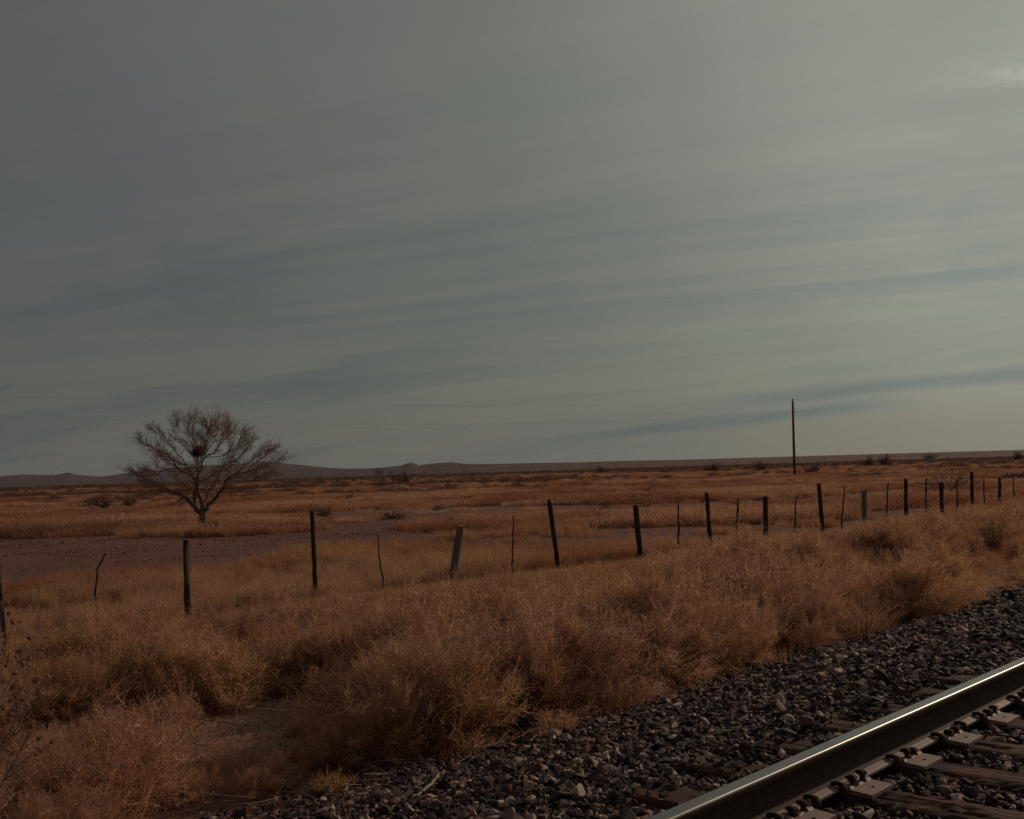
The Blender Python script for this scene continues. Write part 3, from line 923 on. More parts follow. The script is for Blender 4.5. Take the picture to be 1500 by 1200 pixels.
def rail_mesh(L0, L1):
    """profile in (across, up); local X runs along the rail, local Y towards the fence"""
    half = [(0.0698, 0.0), (0.0698, 0.0095), (0.060, 0.0125), (0.030, 0.0175), (0.0145, 0.0235), (0.0095, 0.034), (0.0082, 0.060), (0.0082, 0.100), (0.0105, 0.118),
            (0.017, 0.1255), (0.0325, 0.1315), (0.0345, 0.1345), (0.0348, 0.1545), (0.0335, 0.1605), (0.0300, 0.1646), (0.0245, 0.1666), (0.0160, 0.1676), (0.0, 0.168)]
    prof = half + [(-a, b) for a, b in half[-2::-1]]
    bm = bmesh.new()
    nseg = 120
    rows = []
    for i in range(nseg + 1):
        x = L0 + (L1 - L0) * i / nseg
        wob = 0.0004 * math.sin(x * 3.1)
        rows.append([bm.verts.new((x, a + wob, b)) for a, b in prof])
    for i in range(nseg):
        for k in range(len(prof)):
            k2 = (k + 1) % len(prof)
            f = bm.faces.new((rows[i][k], rows[i + 1][k], rows[i + 1][k2], rows[i][k2]))
            zz = min(prof[k][1], prof[k2][1])
            top = max(prof[k][1], prof[k2][1])
            f.material_index = 1 if zz >= 0.1540 else (2 if (top <= 0.0176 and top > 0) else 0)
            f.smooth = not (top <= 0.0126)
    bm.faces.new(rows[0]); bm.faces.new(rows[-1][::-1])
    bmesh.ops.recalc_face_normals(bm, faces=bm.faces)
    me = bpy.data.meshes.new('rail'); bm.to_mesh(me); bm.free()
    return me
rail = obj('rail', rail_mesh(-4, 40), M['rust'])
rail.data.materials.append(M['head']); rail.data.materials.append(M['plate'])
rail.location = (*xy(RAIL_N, 0), 0); rail.rotation_euler = (0, 0, RZ)
tag(rail, 'long steel rail with shiny worn top and dark rusty side', 'rail')

def anchor_mesh():
    """spring clip wrapped round the near edge of the rail foot"""
    bm = bmesh.new()
    pts = [(0, -0.030, 0.024), (0.004, -0.055, 0.027), (0.004, -0.078, 0.022), (0, -0.087, 0.006), (0, -0.078, -0.012), (0, -0.040, -0.018), (0, 0.03, -0.020), (0, 0.078, -0.012), (0, 0.084, 0.004)]
    tube_into(bm, pts, [0.008, 0.011, 0.014, 0.015, 0.014, 0.012, 0.012, 0.012, 0.009], 8)
    for v_ in bm.verts: v_.co.x *= 1.25
    return from_bm('rail_anchor', bm, True)
am = anchor_mesh(); am.materials.append(M['rust'])
for k, ts in enumerate(TIE_S):
    for side in ((-1,) if k % 3 else (-1, 1)):
        a = bpy.data.objects.new('rail_anchor', am); COL.objects.link(a); a.parent = rail
        a.location = (ts + side * (0.135 + random.uniform(0, 0.012)), 0, 0)

def tie_mesh(seed):
    rs = random.Random(seed)
    L, Wd, H = 2 * (TIE_END - TRACK_N), 0.225, 0.17
    bm = bmesh.new()
    nx, ny = 90, 12
    # cracks and worn grain
    cr = [(rs.uniform(-Wd / 2, Wd / 2), rs.uniform(-L / 2, L / 2), rs.uniform(0.2, 0.9), rs.uniform(0.004, 0.012)) for i in range(12)]
    grid = []
    for i in range(nx + 1):
        row = []
        for j in range(ny + 1):
            x = -L / 2 + L * i / nx; y = -Wd / 2 + Wd * j / ny
            ed = min(j, ny - j) / ny
            z = -0.012 * max(0, 0.12 - ed) / 0.12 * (0.6 + 0.8 * rs.random())
            for cy, cx, cl, cd in cr:
                if abs(x - cx) < cl / 2 and abs(y - cy - 0.01 * math.sin(x * 5 + cx)) < 0.011: z -= cd * (0.5 + rs.random())
            z += rs.uniform(-0.0012, 0.0012)
            row.append(bm.verts.new((x + (rs.uniform(-0.012, 0.012) if i in (0, nx) else 0), y + (0.004 * math.sin(x * 7 + seed) if j in (0, ny) else 0), z)))
        grid.append(row)
    for i in range(nx):
        for j in range(ny):
            bm.faces.new((grid[i][j], grid[i + 1][j], grid[i + 1][j + 1], grid[i][j + 1]))
    r = bmesh.ops.extrude_edge_only(bm, edges=[e for e in bm.edges if e.is_boundary])
    vs = [g for g in r['geom'] if isinstance(g, bmesh.types.BMVert)]
    for v_ in vs: v_.co.z = -H
    bm.faces.new(sorted(vs, key=lambda q: math.atan2(q.co.y / Wd, q.co.x / L)))
    return from_bm('railroad_tie', bm)

def plate_mesh():
    """local Y across the track (+ towards fence), X along the rail; square hole on each side"""
    bm = bmesh.new()
    hw = 0.098
    def slab(y0, y1, hole, z0, z1, slope):
        xs = [-hw, -0.012, 0.012, hw] if hole is not None else [-hw, 0, hw]
        ys = [y0, hole - 0.007, hole + 0.007, y1] if hole is not None else [y0, (y0 + y1) / 2, y1]
        g = [[bm.verts.new((a, b, z1 - slope * (abs(b) - 0.075 if abs(b) > 0.075 else 0))) for b in ys] for a in xs]
        fs = []
        for i in range(len(xs) - 1):
            for j in range(len(ys) - 1):
                if hole is not None and i == 1 and j == 1: continue
                fs.append(bm.faces.new((g[i][j], g[i + 1][j], g[i + 1][j + 1], g[i][j + 1])))
        r = bmesh.ops.extrude_face_region(bm, geom=fs)
        for v_ in [q for q in r['geom'] if isinstance(q, bmesh.types.BMVert)]: v_.co.z = z0
    slab(-0.185, -0.0735, -0.140, -0.021, 0.001, 0.06)
    slab(-0.0735, 0.0735, None, -0.021, -0.0015, 0.0)
    slab(0.0735, 0.185, 0.140, -0.021, 0.001, 0.06)
    # shoulders that hold the foot
    for sgn in (-1, 1):
        for (xa, xb) in ((-0.092, -0.062), (-0.018, 0.020), (0.055, 0.092)):
            y0, y1 = 0.0745, 0.094
            vs = [bm.verts.new(p) for p in ((xa, sgn * y0, 0.0), (xb, sgn * y0, 0.0), (xb, sgn * y1, 0.0), (xa, sgn * y1, 0.0), (xa, sgn * y0, 0.010), (xb, sgn * y0, 0.010), (xb, sgn * (y1 - 0.007), 0.008), (xa, sgn * (y1 - 0.007), 0.008))]
            for q in ((0, 1, 2, 3), (4, 5, 6, 7), (0, 1, 5, 4), (1, 2, 6, 5), (2, 3, 7, 6), (3, 0, 4, 7)):
                bm.faces.new([vs[t] for t in q])
    return from_bm('tie_plate', bm)
def spike_mesh():
    """cut spike: square shaft, head hooked over the rail foot (+Y)"""
    bm = bmesh.new()
    def ring(z, x, y0, y1): return [bm.verts.new(p) for p in ((-x, y0, z), (x, y0, z), (x, y1, z), (-x, y1, z))]
    rr = [ring(-0.06, 0.008, -0.008, 0.008), ring(0.022, 0.008, -0.008, 0.008), ring(0.028, 0.014, -0.012, 0.026), ring(0.036, 0.016, -0.015, 0.030), ring(0.045, 0.011, -0.009, 0.018)]
    for a, b in zip(rr, rr[1:]):
        for k in range(4): bm.faces.new((a[k], a[(k + 1) % 4], b[(k + 1) % 4], b[k]))
    bm.faces.new(rr[0][::-1]); bm.faces.new(rr[-1])
    bmesh.ops.bevel(bm, geom=[e for e in bm.edges if e.verts[0].co.z > 0.021 and e.verts[1].co.z > 0.021], offset=0.002, segments=2, affect='EDGES')
    return from_bm('spike', bm)
pm = plate_mesh(); pm.materials.append(M['plate'])
sm = spike_mesh(); sm.materials.append(M['rust'])
tie_labels = ['dark wooden tie whose plate is cut by the bottom edge of the photo',
              'cracked wooden tie with the plate nearest the bottom edge that shows whole',
              'cracked wooden tie, its plate the second whole one up from the bottom edge',
              'wooden tie, its plate the third whole one up from the bottom edge',
              'wooden tie with the last visible plate by the right edge',
              'buried tie, its reddish end showing above the rail close to the right edge',
              'buried tie farthest along, its end showing above the rail at the right edge']
for k, ts in enumerate(TIE_S):
    root = obj('railroad_tie', tie_mesh(40 + k), M['tie'])
    root.location = (*xy(TRACK_N, ts), TIE_TOP)
    root.rotation_euler = (0, 0, RZ + math.pi / 2 + random.uniform(-0.012, 0.012))
    tag(root, tie_labels[k], 'railroad tie', 'wooden ties under the rail')
    pl = bpy.data.objects.new('tie_plate', pm); COL.objects.link(pl); pl.parent = root
    pl.location = (RAIL_N - TRACK_N, 0, 0.0215); pl.rotation_euler = (0, 0, -math.pi / 2)
    for (sx, sy, rz) in ((-0.040, -0.079, 0), (0.038, -0.079, 0), (-0.040, 0.079, math.pi), (0.038, 0.079, math.pi)):
        sp = bpy.data.objects.new('spike', sm); COL.objects.link(sp); sp.parent = pl
        sp.location = (sx + random.uniform(-0.006, 0.006), sy, random.uniform(-0.012, 0.004)); sp.rotation_euler = (random.uniform(-0.1, 0.1), 0, rz + random.uniform(-0.25, 0.25))

# ------------------------------------------------------------------ fence posts (the wire has gone or cannot be seen)
FN = 15.0
def on_fence(px):
    d = ray(px, 760)
    t = FN / (-d.x * CT + d.y * ST)
    return d.x * t, t
def make_post(name, pxs, wpx, label, cat, grp, mat, kind='post'):
    """pxs: pixel points from base to top; the foot is on the ground of the fence line"""
    x, y = on_fence(pxs[0][0])
    zb = hz(x, y) - 0.12
    pts = [Vector((0, 0, -0.12))]
    z0 = hz(x, y)
    for (px, py) in pxs:
        p = at(px, py, y)
        if p.z - z0 > 0.05: pts.append(Vector((p.x - x, random.uniform(-0.02, 0.02), p.z - z0)))
    # base continues the line of the first segment down to the ground
    if len(pts) > 2:
        d = (pts[2] - pts[1]); t = pts[1].z / max(d.z, 1e-3)
        foot = pts[1] - d * min(t, 1.5); pts[0].x = foot.x
    w = wpx * y / F / 2
    bm = bmesh.new()
    dense = []; rad = []
    n = 14
    tot = len(pts) - 1
    for i in range(n + 1):
        f = i / n * tot; a = min(int(f), tot - 1); q = f - a
        dense.append(pts[a].lerp(pts[a + 1], q))
        rr = w * (1.06 - 0.14 * i / n)
        if kind == 'stay': rr = w * (1.15 - 0.55 * i / n)
        rad.append(rr * random.uniform(0.92, 1.08))
    if kind == 'stay':
        for p in dense[1:]: p.x += random.uniform(-1, 1) * w * 0.5
    tube_into(bm, dense, rad, 9 if kind == 'post' else 6, jitter=0.18)
    top = max(v_.co.z for v_ in bm.verts)
    for v_ in bm.verts:                       # uneven, split top
        if v_.co.z > top - 0.03 and kind == 'post': v_.co.z += random.uniform(-0.05, 0.02)
    if kind == 'post' and 9 < wpx < 10:          # a long split out of one side
        for v_ in bm.verts:
            if v_.co.z > top * 0.45 and v_.co.x - 0 > w * 0.1: v_.co.x -= w * 0.5
    me = from_bm(name, bm, False)
    o = obj(name, me, mat)
    o.location = (x, y, z0)
    tag(o, label, cat, grp)
    return o
PG = 'posts of the old fence line'
SG = 'thin sticks standing between the fence posts'
posts = [
 ([(4, 925), (-6, 800)], 8, 'dark fence post cut by the left edge of the photo', 'p'),
 ([(142, 905), (139, 868), (143, 835), (154, 811)], 4, 'crooked thin fence stick bending right, leftmost of the sticks', 's'),
 ([(275, 890), (272, 791)], 9.5, 'dark split fence post standing in front of the bare dirt track below the tree', 'p'),
 ([(461, 885), (457, 747)], 7, 'tall straight black fence post to the right of the tree', 'p'),
 ([(561, 850), (556, 820), (553, 782)], 3, 'curved thin fence stick just left of the leaning grey post', 's'),
 ([(662, 855), (675, 768)], 12, 'thick grey weathered fence post leaning to the right', 'g'),
 ([(751, 815), (752, 755)], 3.2, 'thin fence stick just right of the leaning grey post', 's'),
 ([(815, 810), (804, 730)], 7.5, 'black fence post leaning to the left near the middle of the photo', 'p'),
 ([(937, 800), (931, 741)], 8.5, 'stout dark fence post with a cut slant beside the wispy sapling', 'p'),
 ([(994, 795), (993, 735)], 4, 'greyish fence stick between the stout slanting post and the taller black post', 's'),
 ([(1040, 790), (1035, 720)], 6.5, 'tall black fence post leaning slightly left, left of the utility pole', 'p'),
 ([(1079, 783), (1081, 730)], 4, 'knobbly fence stick, second to the left of the utility pole', 's'),
 ([(1122, 780), (1121, 727)], 7.5, 'short thick dark fence post nearest the left of the utility pole', 'p'),
 ([(1165, 772), (1166, 727)], 3, 'thin bent fence stick directly below the utility pole', 's'),
 ([(1205, 775), (1199, 708)], 6.5, 'tall dark fence post first to the right of the utility pole', 'p'),
 ([(1233, 770), (1237, 712)], 3, 'slanting fence stick between the tall dark post and the pale wide post', 's'),
 ([(1266, 765), (1266, 718)], 8, 'pale grey wide short fence post', 'g'),
 ([(1297, 772), (1301, 707)], 3, 'slanting fence stick just right of the pale wide post', 's'),
 ([(1327, 768), (1327, 701)], 5.5, 'upright black fence post left of the bare bush', 'p'),
 ([(1358, 760), (1356, 702)], 3.6, 'fence stick in front of the left side of the bare bush', 's'),
 ([(1380, 758), (1379, 706)], 6, 'brown fence post in front of the middle of the bare bush', 'p'),
 ([(1403, 756), (1401, 702)], 3.4, 'fence stick in front of the right side of the bare bush', 's'),
 ([(1425, 746), (1423, 691)], 5, 'tall black fence post first to the right of the bare bush', 'p'),
 ([(1442, 738), (1441, 700)], 2.8, 'fence stick between the last two visible fence posts', 's'),
 ([(1464, 733), (1464, 700)], 4.6, 'short dark fence post second from the right edge of the photo', 'p'),
 ([(1486, 728), (1484, 696)], 2.6, 'farthest fence stick near the right edge of the photo', 's'),
]
for L, w, lab, k in posts:
    if k == 's': make_post('fence_stick', L, w, lab, 'fence stick', SG, M['stay'], 'stay')
    else: make_post('fence_post', L, w, lab, 'fence post', PG, M['postgrey'] if k == 'g' else M['post'])

# ------------------------------------------------------------------ utility pole and its wires
px_, py_ = gnd(1164, 701, -0.85)
pz = hz(px_, py_)
pole = empty('utility_pole', (px_, py_, pz))
tag(pole, 'tall bare wooden utility pole standing alone on the plain', 'utility pole')
ptop = at(1161.2, 588.5, py_)
bm = bmesh.new()
hp = ptop.z - pz
tube_into(bm, [(0.0, 0, -0.3), ((ptop.x - px_) * .5, 0, hp * 0.5), ((ptop.x - px_), 0, hp)], [0.19, 0.165, 0.14], 12)
obj('shaft', from_bm('shaft', bm, True), M['pole'], pole)
def insulator(at_, s=1.0):
    bm = bmesh.new()
    z = 0; pts = []; rad = []
    for zz, rr in ((0, 0.03), (0.06, 0.03), (0.08, 0.10), (0.14, 0.11), (0.16, 0.06), (0.22, 0.10), (0.30, 0.09), (0.36, 0.04)):
        pts.append((at_[0], at_[1], at_[2] + zz * s)); rad.append(rr * s)
    tube_into(bm, pts, rad, 10)
    return from_bm('insulator', bm, True)
xt = ptop.x - px_
obj('insulator', insulator((xt, 0, hp), 1.1), M['post'], pole)
bm = bmesh.new()
zb_ = at(1162, 603.5, py_).z - pz
tube_into(bm, [(xt * 0.9, 0, zb_), (xt * 0.9 + 0.34, 0, zb_ + 0.03), (xt * 0.9 + 0.34, 0, zb_ + 0.14)], 0.035, 6)
obj('bracket', from_bm('bracket', bm), M['post'], pole)
def wire(a, b, sag, r):
    cu = []
    for i in range(41):
        t = i / 40
        p = Vector(a).lerp(Vector(b), t); p.z -= 4 * sag * t * (1 - t); cu.append(p)
    bm = bmesh.new(); tube_into(bm, cu, r, 5)
    return from_bm('overhead_wire', bm, True)
mw, T = new_mat('wire'); finish(T, principled(T, (0.05, 0.05, 0.05), 0.6))
A1 = Vector((px_ + xt, py_, pz + hp + 0.35)); B1 = Vector((-0.62 * py_ * 0.62, py_ * 0.62, A1.z + 0.1))
tag(obj('overhead_wire', wire(A1, B1, 1.15, 0.0038), mw), 'faint upper wire running left across the sky from the pole top', 'overhead wire', 'wires on the utility pole')
A2 = Vector((px_ + xt * 0.9 + 0.3, py_, pz + zb_ + 0.1)); B2 = Vector((B1.x, B1.y, A2.z + 0.1))
tag(obj('overhead_wire', wire(A2, B2, 1.6, 0.0038), mw), 'faint lower wire running left across the sky from the pole bracket', 'overhead wire', 'wires on the utility pole')

# ------------------------------------------------------------------ the bare tree
def build_tree():
    bx, by = gnd(297, 771, -0.83)
    bz = hz(bx, by)
    root = empty('bare_tree', (bx, by, bz))
    tag(root, 'leafless spreading mesquite tree alone on the plain', 'tree')
    mpp = by / F
    def C(cx, cy, dep=0.0):               # crop pixels of the tree study -> local metres
        k_ = 0.94
        px = 297 + (160 + cx / 5.0 - 297) * k_ * 0.95; py = 769 + (580 + cy / 5.0 - 769) * (k_ if cy < 930 else 1)
        p = at(px, py, by)
        return np.array([p.x - bx, dep, p.z - bz])
    trunk = Tubes(); crown = Tubes()
    rs = random.Random(3); rn = np.random.default_rng(8)
    limbs = [
      ([(686, 945), (688, 900), (690, 850)], [0.19, 0.155, 0.15], [0, 0, 0]),
      ([(684, 860), (640, 830), (590, 762), (540, 720), (480, 690), (400, 650), (330, 622), (250, 600)], [.125, .11, .09, .075, .062, .045, .032, .016], [0, -.1, -.2, -.3, -.4, -.5, -.5, -.4]),
      ([(640, 832), (612, 770), (600, 700), (610, 620), (590, 578), (570, 545), (535, 500), (470, 470), (400, 430), (350, 440)], [.10, .09, .08, .07, .055, .045, .038, .03, .022, .012], [0, .15, .3, .35, .45, .5, .6, .7, .9, 1.0]),
      ([(608, 625), (640, 600), (640, 500), (636, 420), (630, 330), (600, 260), (610, 190)], [.06, .055, .045, .036, .026, .018, .01], [.3, .25, .2, .15, .1, 0, -.1]),
      ([(690, 855), (686, 780), (655, 700), (650, 640), (672, 540), (700, 470), (735, 420), (752, 370), (740, 320), (770, 260)], [.10, .09, .08, .07, .056, .046, .036, .028, .02, .012], [0, -.1, -.15, -.25, -.4, -.5, -.6, -.7, -.9, -1.]),
      ([(700, 830), (720, 795), (800, 722), (842, 665), (868, 600), (950, 552), (1060, 532), (1150, 508), (1230, 480), (1290, 455)], [.105, .09, .075, .064, .052, .042, .034, .026, .018, .01], [0, .1, .1, .05, 0, -.1, -.2, -.2, -.3, -.4]),
      ([(690, 765), (700, 700), (745, 645), (780, 580), (800, 500), (845, 462), (920, 425), (960, 380)], [.06, .056, .05, .044, .036, .028, .02, .012], [.2, .4, .6, .8, .9, 1.1, 1.3, 1.5]),
      ([(868, 600), (935, 575), (1000, 578), (1060, 603), (1150, 572), (1220, 560)], [.036, .03, .026, .02, .015, .008], [0, .3, .5, .6, .7, .8]),
      ([(655, 610), (720, 590), (790, 565), (850, 530), (920, 520), (980, 490)], [.036, .032, .026, .022, .016, .01], [-.25, -.5, -.8, -1., -1.2, -1.4]),
      ([(590, 578), (540, 540), (480, 490), (430, 400), (360, 370), (300, 340), (250, 310)], [.045, .04, .032, .026, .02, .014, .008], [.4, .1, -.2, -.5, -.7, -.8, -.9]),
      ([(600, 700), (560, 690), (500, 640), (440, 600), (380, 530), (300, 520)], [.04, .034, .028, .022, .016, .009], [.3, .6, .9, 1.2, 1.4, 1.5]),
      ([(608, 520), (590, 440), (540, 380), (500, 300), (510, 240)], [.034, .028, .022, .016, .009], [.45, .7, .9, 1.1, 1.3]),
      ([(700, 470), (690, 400), (700, 330), (720, 260), (700, 200)], [.03, .026, .02, .014, .008], [-.5, -.3, 0, .3, .5]),
      ([(752, 400), (820, 390), (870, 320), (900, 260), (960, 240)], [.03, .026, .02, .013, .008], [-.6, -.8, -1.0, -1.3, -1.5]),
      ([(800, 500), (860, 420), (880, 340), (850, 270), (860, 200)], [.028, .024, .018, .013, .008], [.9, .7, .6, .5, .5]),
      ([(950, 552), (1000, 500), (1080, 440), (1110, 390), (1180, 370)], [.03, .024, .018, .012, .007], [-.1, .2, .5, .7, .8]),
      ([(480, 690), (420, 690), (360, 660), (300, 640)], [.022, .017, .012, .006], [-.4, -.1, .1, .2]),
      ([(330, 622), (270, 590), (200, 560), (140, 535)], [.02, .016, .011, .006], [-.5, -.3, -.1, 0]),
      ([(570, 545), (520, 430), (450, 340), (400, 260), (350, 235)], [.03, .025, .019, .013, .008], [.4, 0, -.3, -.6, -.8]),
      ([(636, 420), (660, 330), (690, 250), (650, 170)], [.024, .019, .014, .008], [.1, .3, .4, .6]),
      ([(752, 370), (800, 300), (820, 220), (790, 165)], [.024, .019, .014, .008], [-.7, -.4, -.2, 0]),
      ([(845, 462), (920, 380), (960, 300), (1000, 250)], [.024, .019, .014, .008], [1.1, .8, .4, .2]),
      ([(735, 420), (840, 410), (960, 350), (1040, 310)], [.026, .02, .014, .008], [-.6, -.2, .2, .3]),
      ([(1060, 532), (1120, 470), (1200, 420), (1250, 370)], [.022, .018, .013, .007], [-.2, -.5, -.6, -.8]),
      ([(480, 490), (400, 470), (330, 430), (290, 450)], [.022, .017, .012, .006], [-.2, .2, .4, .6]),
      ([(400, 650), (340, 560), (270, 520), (220, 510)], [.02, .016, .011, .006], [-.5, -.1, .2, .4]),
      ([(540, 380), (470, 300), (440, 220), (470, 170)], [.02, .016, .011, .006], [.9, .5, .2, 0]),
      ([(600, 260), (560, 200), (560, 150)], [.014, .01, .006], [0, .3, .5]),
      ([(870, 320), (930, 260), (900, 200)], [.014, .01, .006], [-1, -.6, -.4]),
      ([(592, 765), (540, 770), (480, 788), (420, 778)], [.016, .012, .009, .004], [0, -.2, -.3, -.3]),
      ([(835, 680), (900, 705), (970, 698), (1040, 728)], [.018, .013, .009, .004], [.1, -.3, -.5, -.6]),
    ]
    cen = C(700, 470)
    def grow(tb, p, d, L, r, depth):
        n = 5 if depth > 0 else 4
        pts = [p.copy()]; rad = [r]
        q = p.copy(); dd = d.copy()
        for i in range(n):
            dd = dd + rn.normal(size=3) * 0.15 + np.array([0, 0, 0.03])
            dd /= np.linalg.norm(dd)
            q = q + dd * L / n
            pts.append(q.copy()); rad.append(r * (1 - 0.72 * (i + 1) / n))
            if depth > 0 and i >= 0:
                for b in range(1 if rs.random() < (0.55 if depth > 1 else 0.8) else (2 if depth > 1 else 0)):
                    o_ = rn.normal(size=3); o_ -= dd * o_.dot(dd); o_ /= np.linalg.norm(o_)
                    nd = dd * 0.9 + o_ * rs.uniform(0.35, 0.75) + np.array([0, 0, 0.06])
                    nd /= np.linalg.norm(nd)
                    grow(tb, q, nd, L * rs.uniform(0.42, 0.68), max(r * 0.5, 0.0045), depth - 1)
        tb.add(pts, np.maximum(rad, 0.0035), 3)
    for li, (cp, rd, dp) in enumerate(limbs):
        K = [C(a, b, d_) for (a, b), d_ in zip(cp, dp)]
        # smooth + jitter
        pts = []; rr = []
        for i in range(len(K) - 1):
            for t in (0, 0.5):
                p = K[i] * (1 - t) + K[i + 1] * t
                if t: p = p + rn.normal(size=3) * 0.03
                pts.append(p); rr.append(rd[i] * (1 - t) + rd[i + 1] * t)
        pts.append(K[-1]); rr.append(rd[-1])
        trunk.add(pts, np.where(np.array(rr) > 0.06, np.array(rr) * 1.15, np.array(rr) * 0.85), 8)
        if li == 0: continue
        for i in range(2 if li > 5 else 3, len(pts)):
            if i < 5 and li in (1, 2, 4, 5): continue
            t = pts[i] - pts[i - 1]; t /= np.linalg.norm(t) + 1e-9
            frac = i / len(pts)
            cnt = 1 if li >= 29 else 3
            for b in range(cnt):
                o_ = rn.normal(size=3) + np.array([0, 0, 0.35]); o_ -= t * o_.dot(t); o_ /= np.linalg.norm(o_)
                outw = pts[i] - cen; outw /= np.linalg.norm(outw) + 1e-9
                nd = t * 0.5 + o_ * 0.5 + outw * 0.65 + np.array([0, 0, 0.10]); nd /= np.linalg.norm(nd)
                L = rs.uniform(0.38, 0.68) * (0.4 if li >= 29 else 1.0) * (0.75 if pts[i][2] < 1.6 else 1.0)
                grow(crown, pts[i], nd, L, max(0.008, rr[i] * 0.32), 2 if b < 2 else 1)
        t = pts[-1] - pts[-2]; t /= np.linalg.norm(t)
        if li < 29: grow(crown, pts[-1], t, 0.42, rr[-1], 2)
    obj('trunk', trunk.mesh('trunk'), M['bark'], root)
    obj('crown', crown.mesh('crown'), M['twig'], root)
    # ball of dark twigs lodged in the fork
    nc = C(645, 372, 0.12)
    nb = Ribbons(); N = 2600
    d = rn.normal(size=(N, 3)); d /= np.linalg.norm(d, axis=1)[:, None]
    rr = 0.30 * rn.random(N) ** 0.45 * (0.8 + 0.4 * vnoise(d[:, 0] * 3 + 9, d[:, 2] * 3 + 5))
    A = d * rr[:, None] * np.array([0.95, 0.8, 0.85])
    A[:, 0] += 0.25 * A[:, 2]
    d2 = rn.normal(size=(N, 3)) * 0.8 + d * 0.7
    d2 /= np.linalg.norm(d2, axis=1)[:, None]
    Cc = A + d2 * rn.uniform(0.04, 0.14, N)[:, None]
    w = np.full(N, 0.006)
    nb.batch(A, (A + Cc) / 2 + rn.normal(size=(N, 3)) * 0.01, Cc, w, w, w * 0.4)
    no = obj('bird_nest', nb.mesh('bird_nest'), M['nest'])
    no.location = (bx + nc[0], by + nc[1], bz + nc[2])
    tag(no, 'dark round clump of twigs lodged high in the bare tree', 'nest')
build_tree()

# ------------------------------------------------------------------ single shrubs and plants
def shrub(name, label, cat, pxb, pyb, wpx, hpx, kind='bush', grp=None, mat=None, zg=-0.8, seed=1):
    x, y = gnd(pxb, pyb, zg)
    z = hz(x, y)
    W_, H_ = wpx * y / F / 2, hpx * y / F
    rs = random.Random(seed)
    global RNG
    tb = Tubes(); rn = np.random.default_rng(seed)
    def br(p, d, L, r, dep):
        n = 4; pts = [p.copy()]; rad = [r]; q = p.copy(); dd = d
        for i in range(n):
            dd = dd + rn.normal(size=3) * 0.17 + np.array([0, 0, 0.03]); dd /= np.linalg.norm(dd)
            q = q + dd * L / n; pts.append(q.copy()); rad.append(r * (1 - 0.7 * (i + 1) / n))
            if dep > 0 and i > 0 or (dep > 1):
                o_ = rn.normal(size=3); nd = dd + o_ * 0.45; nd /= np.linalg.norm(nd)
                br(q, nd, L * rs.uniform(0.4, 0.65), max(r * 0.55, rmin), dep - 1)
        tb.add(pts, np.maximum(rad, rmin * 0.8), 3)
    rmin = max(0.0035, y / F * (0.28 if kind == 'bush' else 0.17))
    if kind == 'bush':
        ns_ = 26
        for i in range(ns_):
            az = rs.uniform(0, 6.28); f = rs.uniform(0.1, 1.0)
            d = np.array([math.cos(az) * W_ * f, math.sin(az) * W_ * f, H_ * rs.uniform(0.65, 1.0) * math.sqrt(max(0.15, 1 - f * f * 0.7))])
            L = np.linalg.norm(d) * 0.85
            br(np.array([rs.gauss(0, .08) * W_, rs.gauss(0, .08) * W_, -0.02]), d / np.linalg.norm(d), L, rmin * 2.2, 2)
        root = empty(name, (x, y, z)); tag(root, label, cat, grp)
        obj('branches', tb.mesh(name), mat or M['twig'], root)
    else:                                    # sapling: a bare stem and a twiggy head
        root = empty(name, (x, y, z)); tag(root, label, cat, grp)
        t2 = Tubes(); t2.add([[0, 0, -0.05], [W_ * 0.15, 0, H_ * 0.3], [-W_ * 0.05, 0, H_ * 0.6], [0, 0, H_ * 0.95]], [rmin * 2.6, rmin * 2.2, rmin * 1.6, rmin], 6)
        obj('stem', t2.mesh('stem'), M['stay'], root)
        for i in range(12):
            az = rs.uniform(0, 6.28); zz = H_ * rs.uniform(0.5, 0.9)
            d = np.array([math.cos(az), math.sin(az), rs.uniform(0.1, 0.9)]); d /= np.linalg.norm(d)
            br(np.array([0, 0, zz]), d, W_ * rs.uniform(0.6, 1.1), rmin * 1.2, 2)
        obj('twigs', tb.mesh('twigs'), mat or M['twig'], root)
    return root
SH = 'dark shrubs standing out on the plain'
shrub('bare_bush', 'wide bare twiggy bush behind the fence posts on the right', 'bush', 1388, 726, 104, 38, seed=4)
shrub('sapling', 'small bare sapling with a twiggy head left of the stout slanting post', 'sapling', 878, 782, 28, 44, 'sapling', seed=6)
shrub('sapling', 'wispy reddish sapling behind the stout slanting post', 'sapling', 945, 768, 62, 50, 'sapling', seed=7)
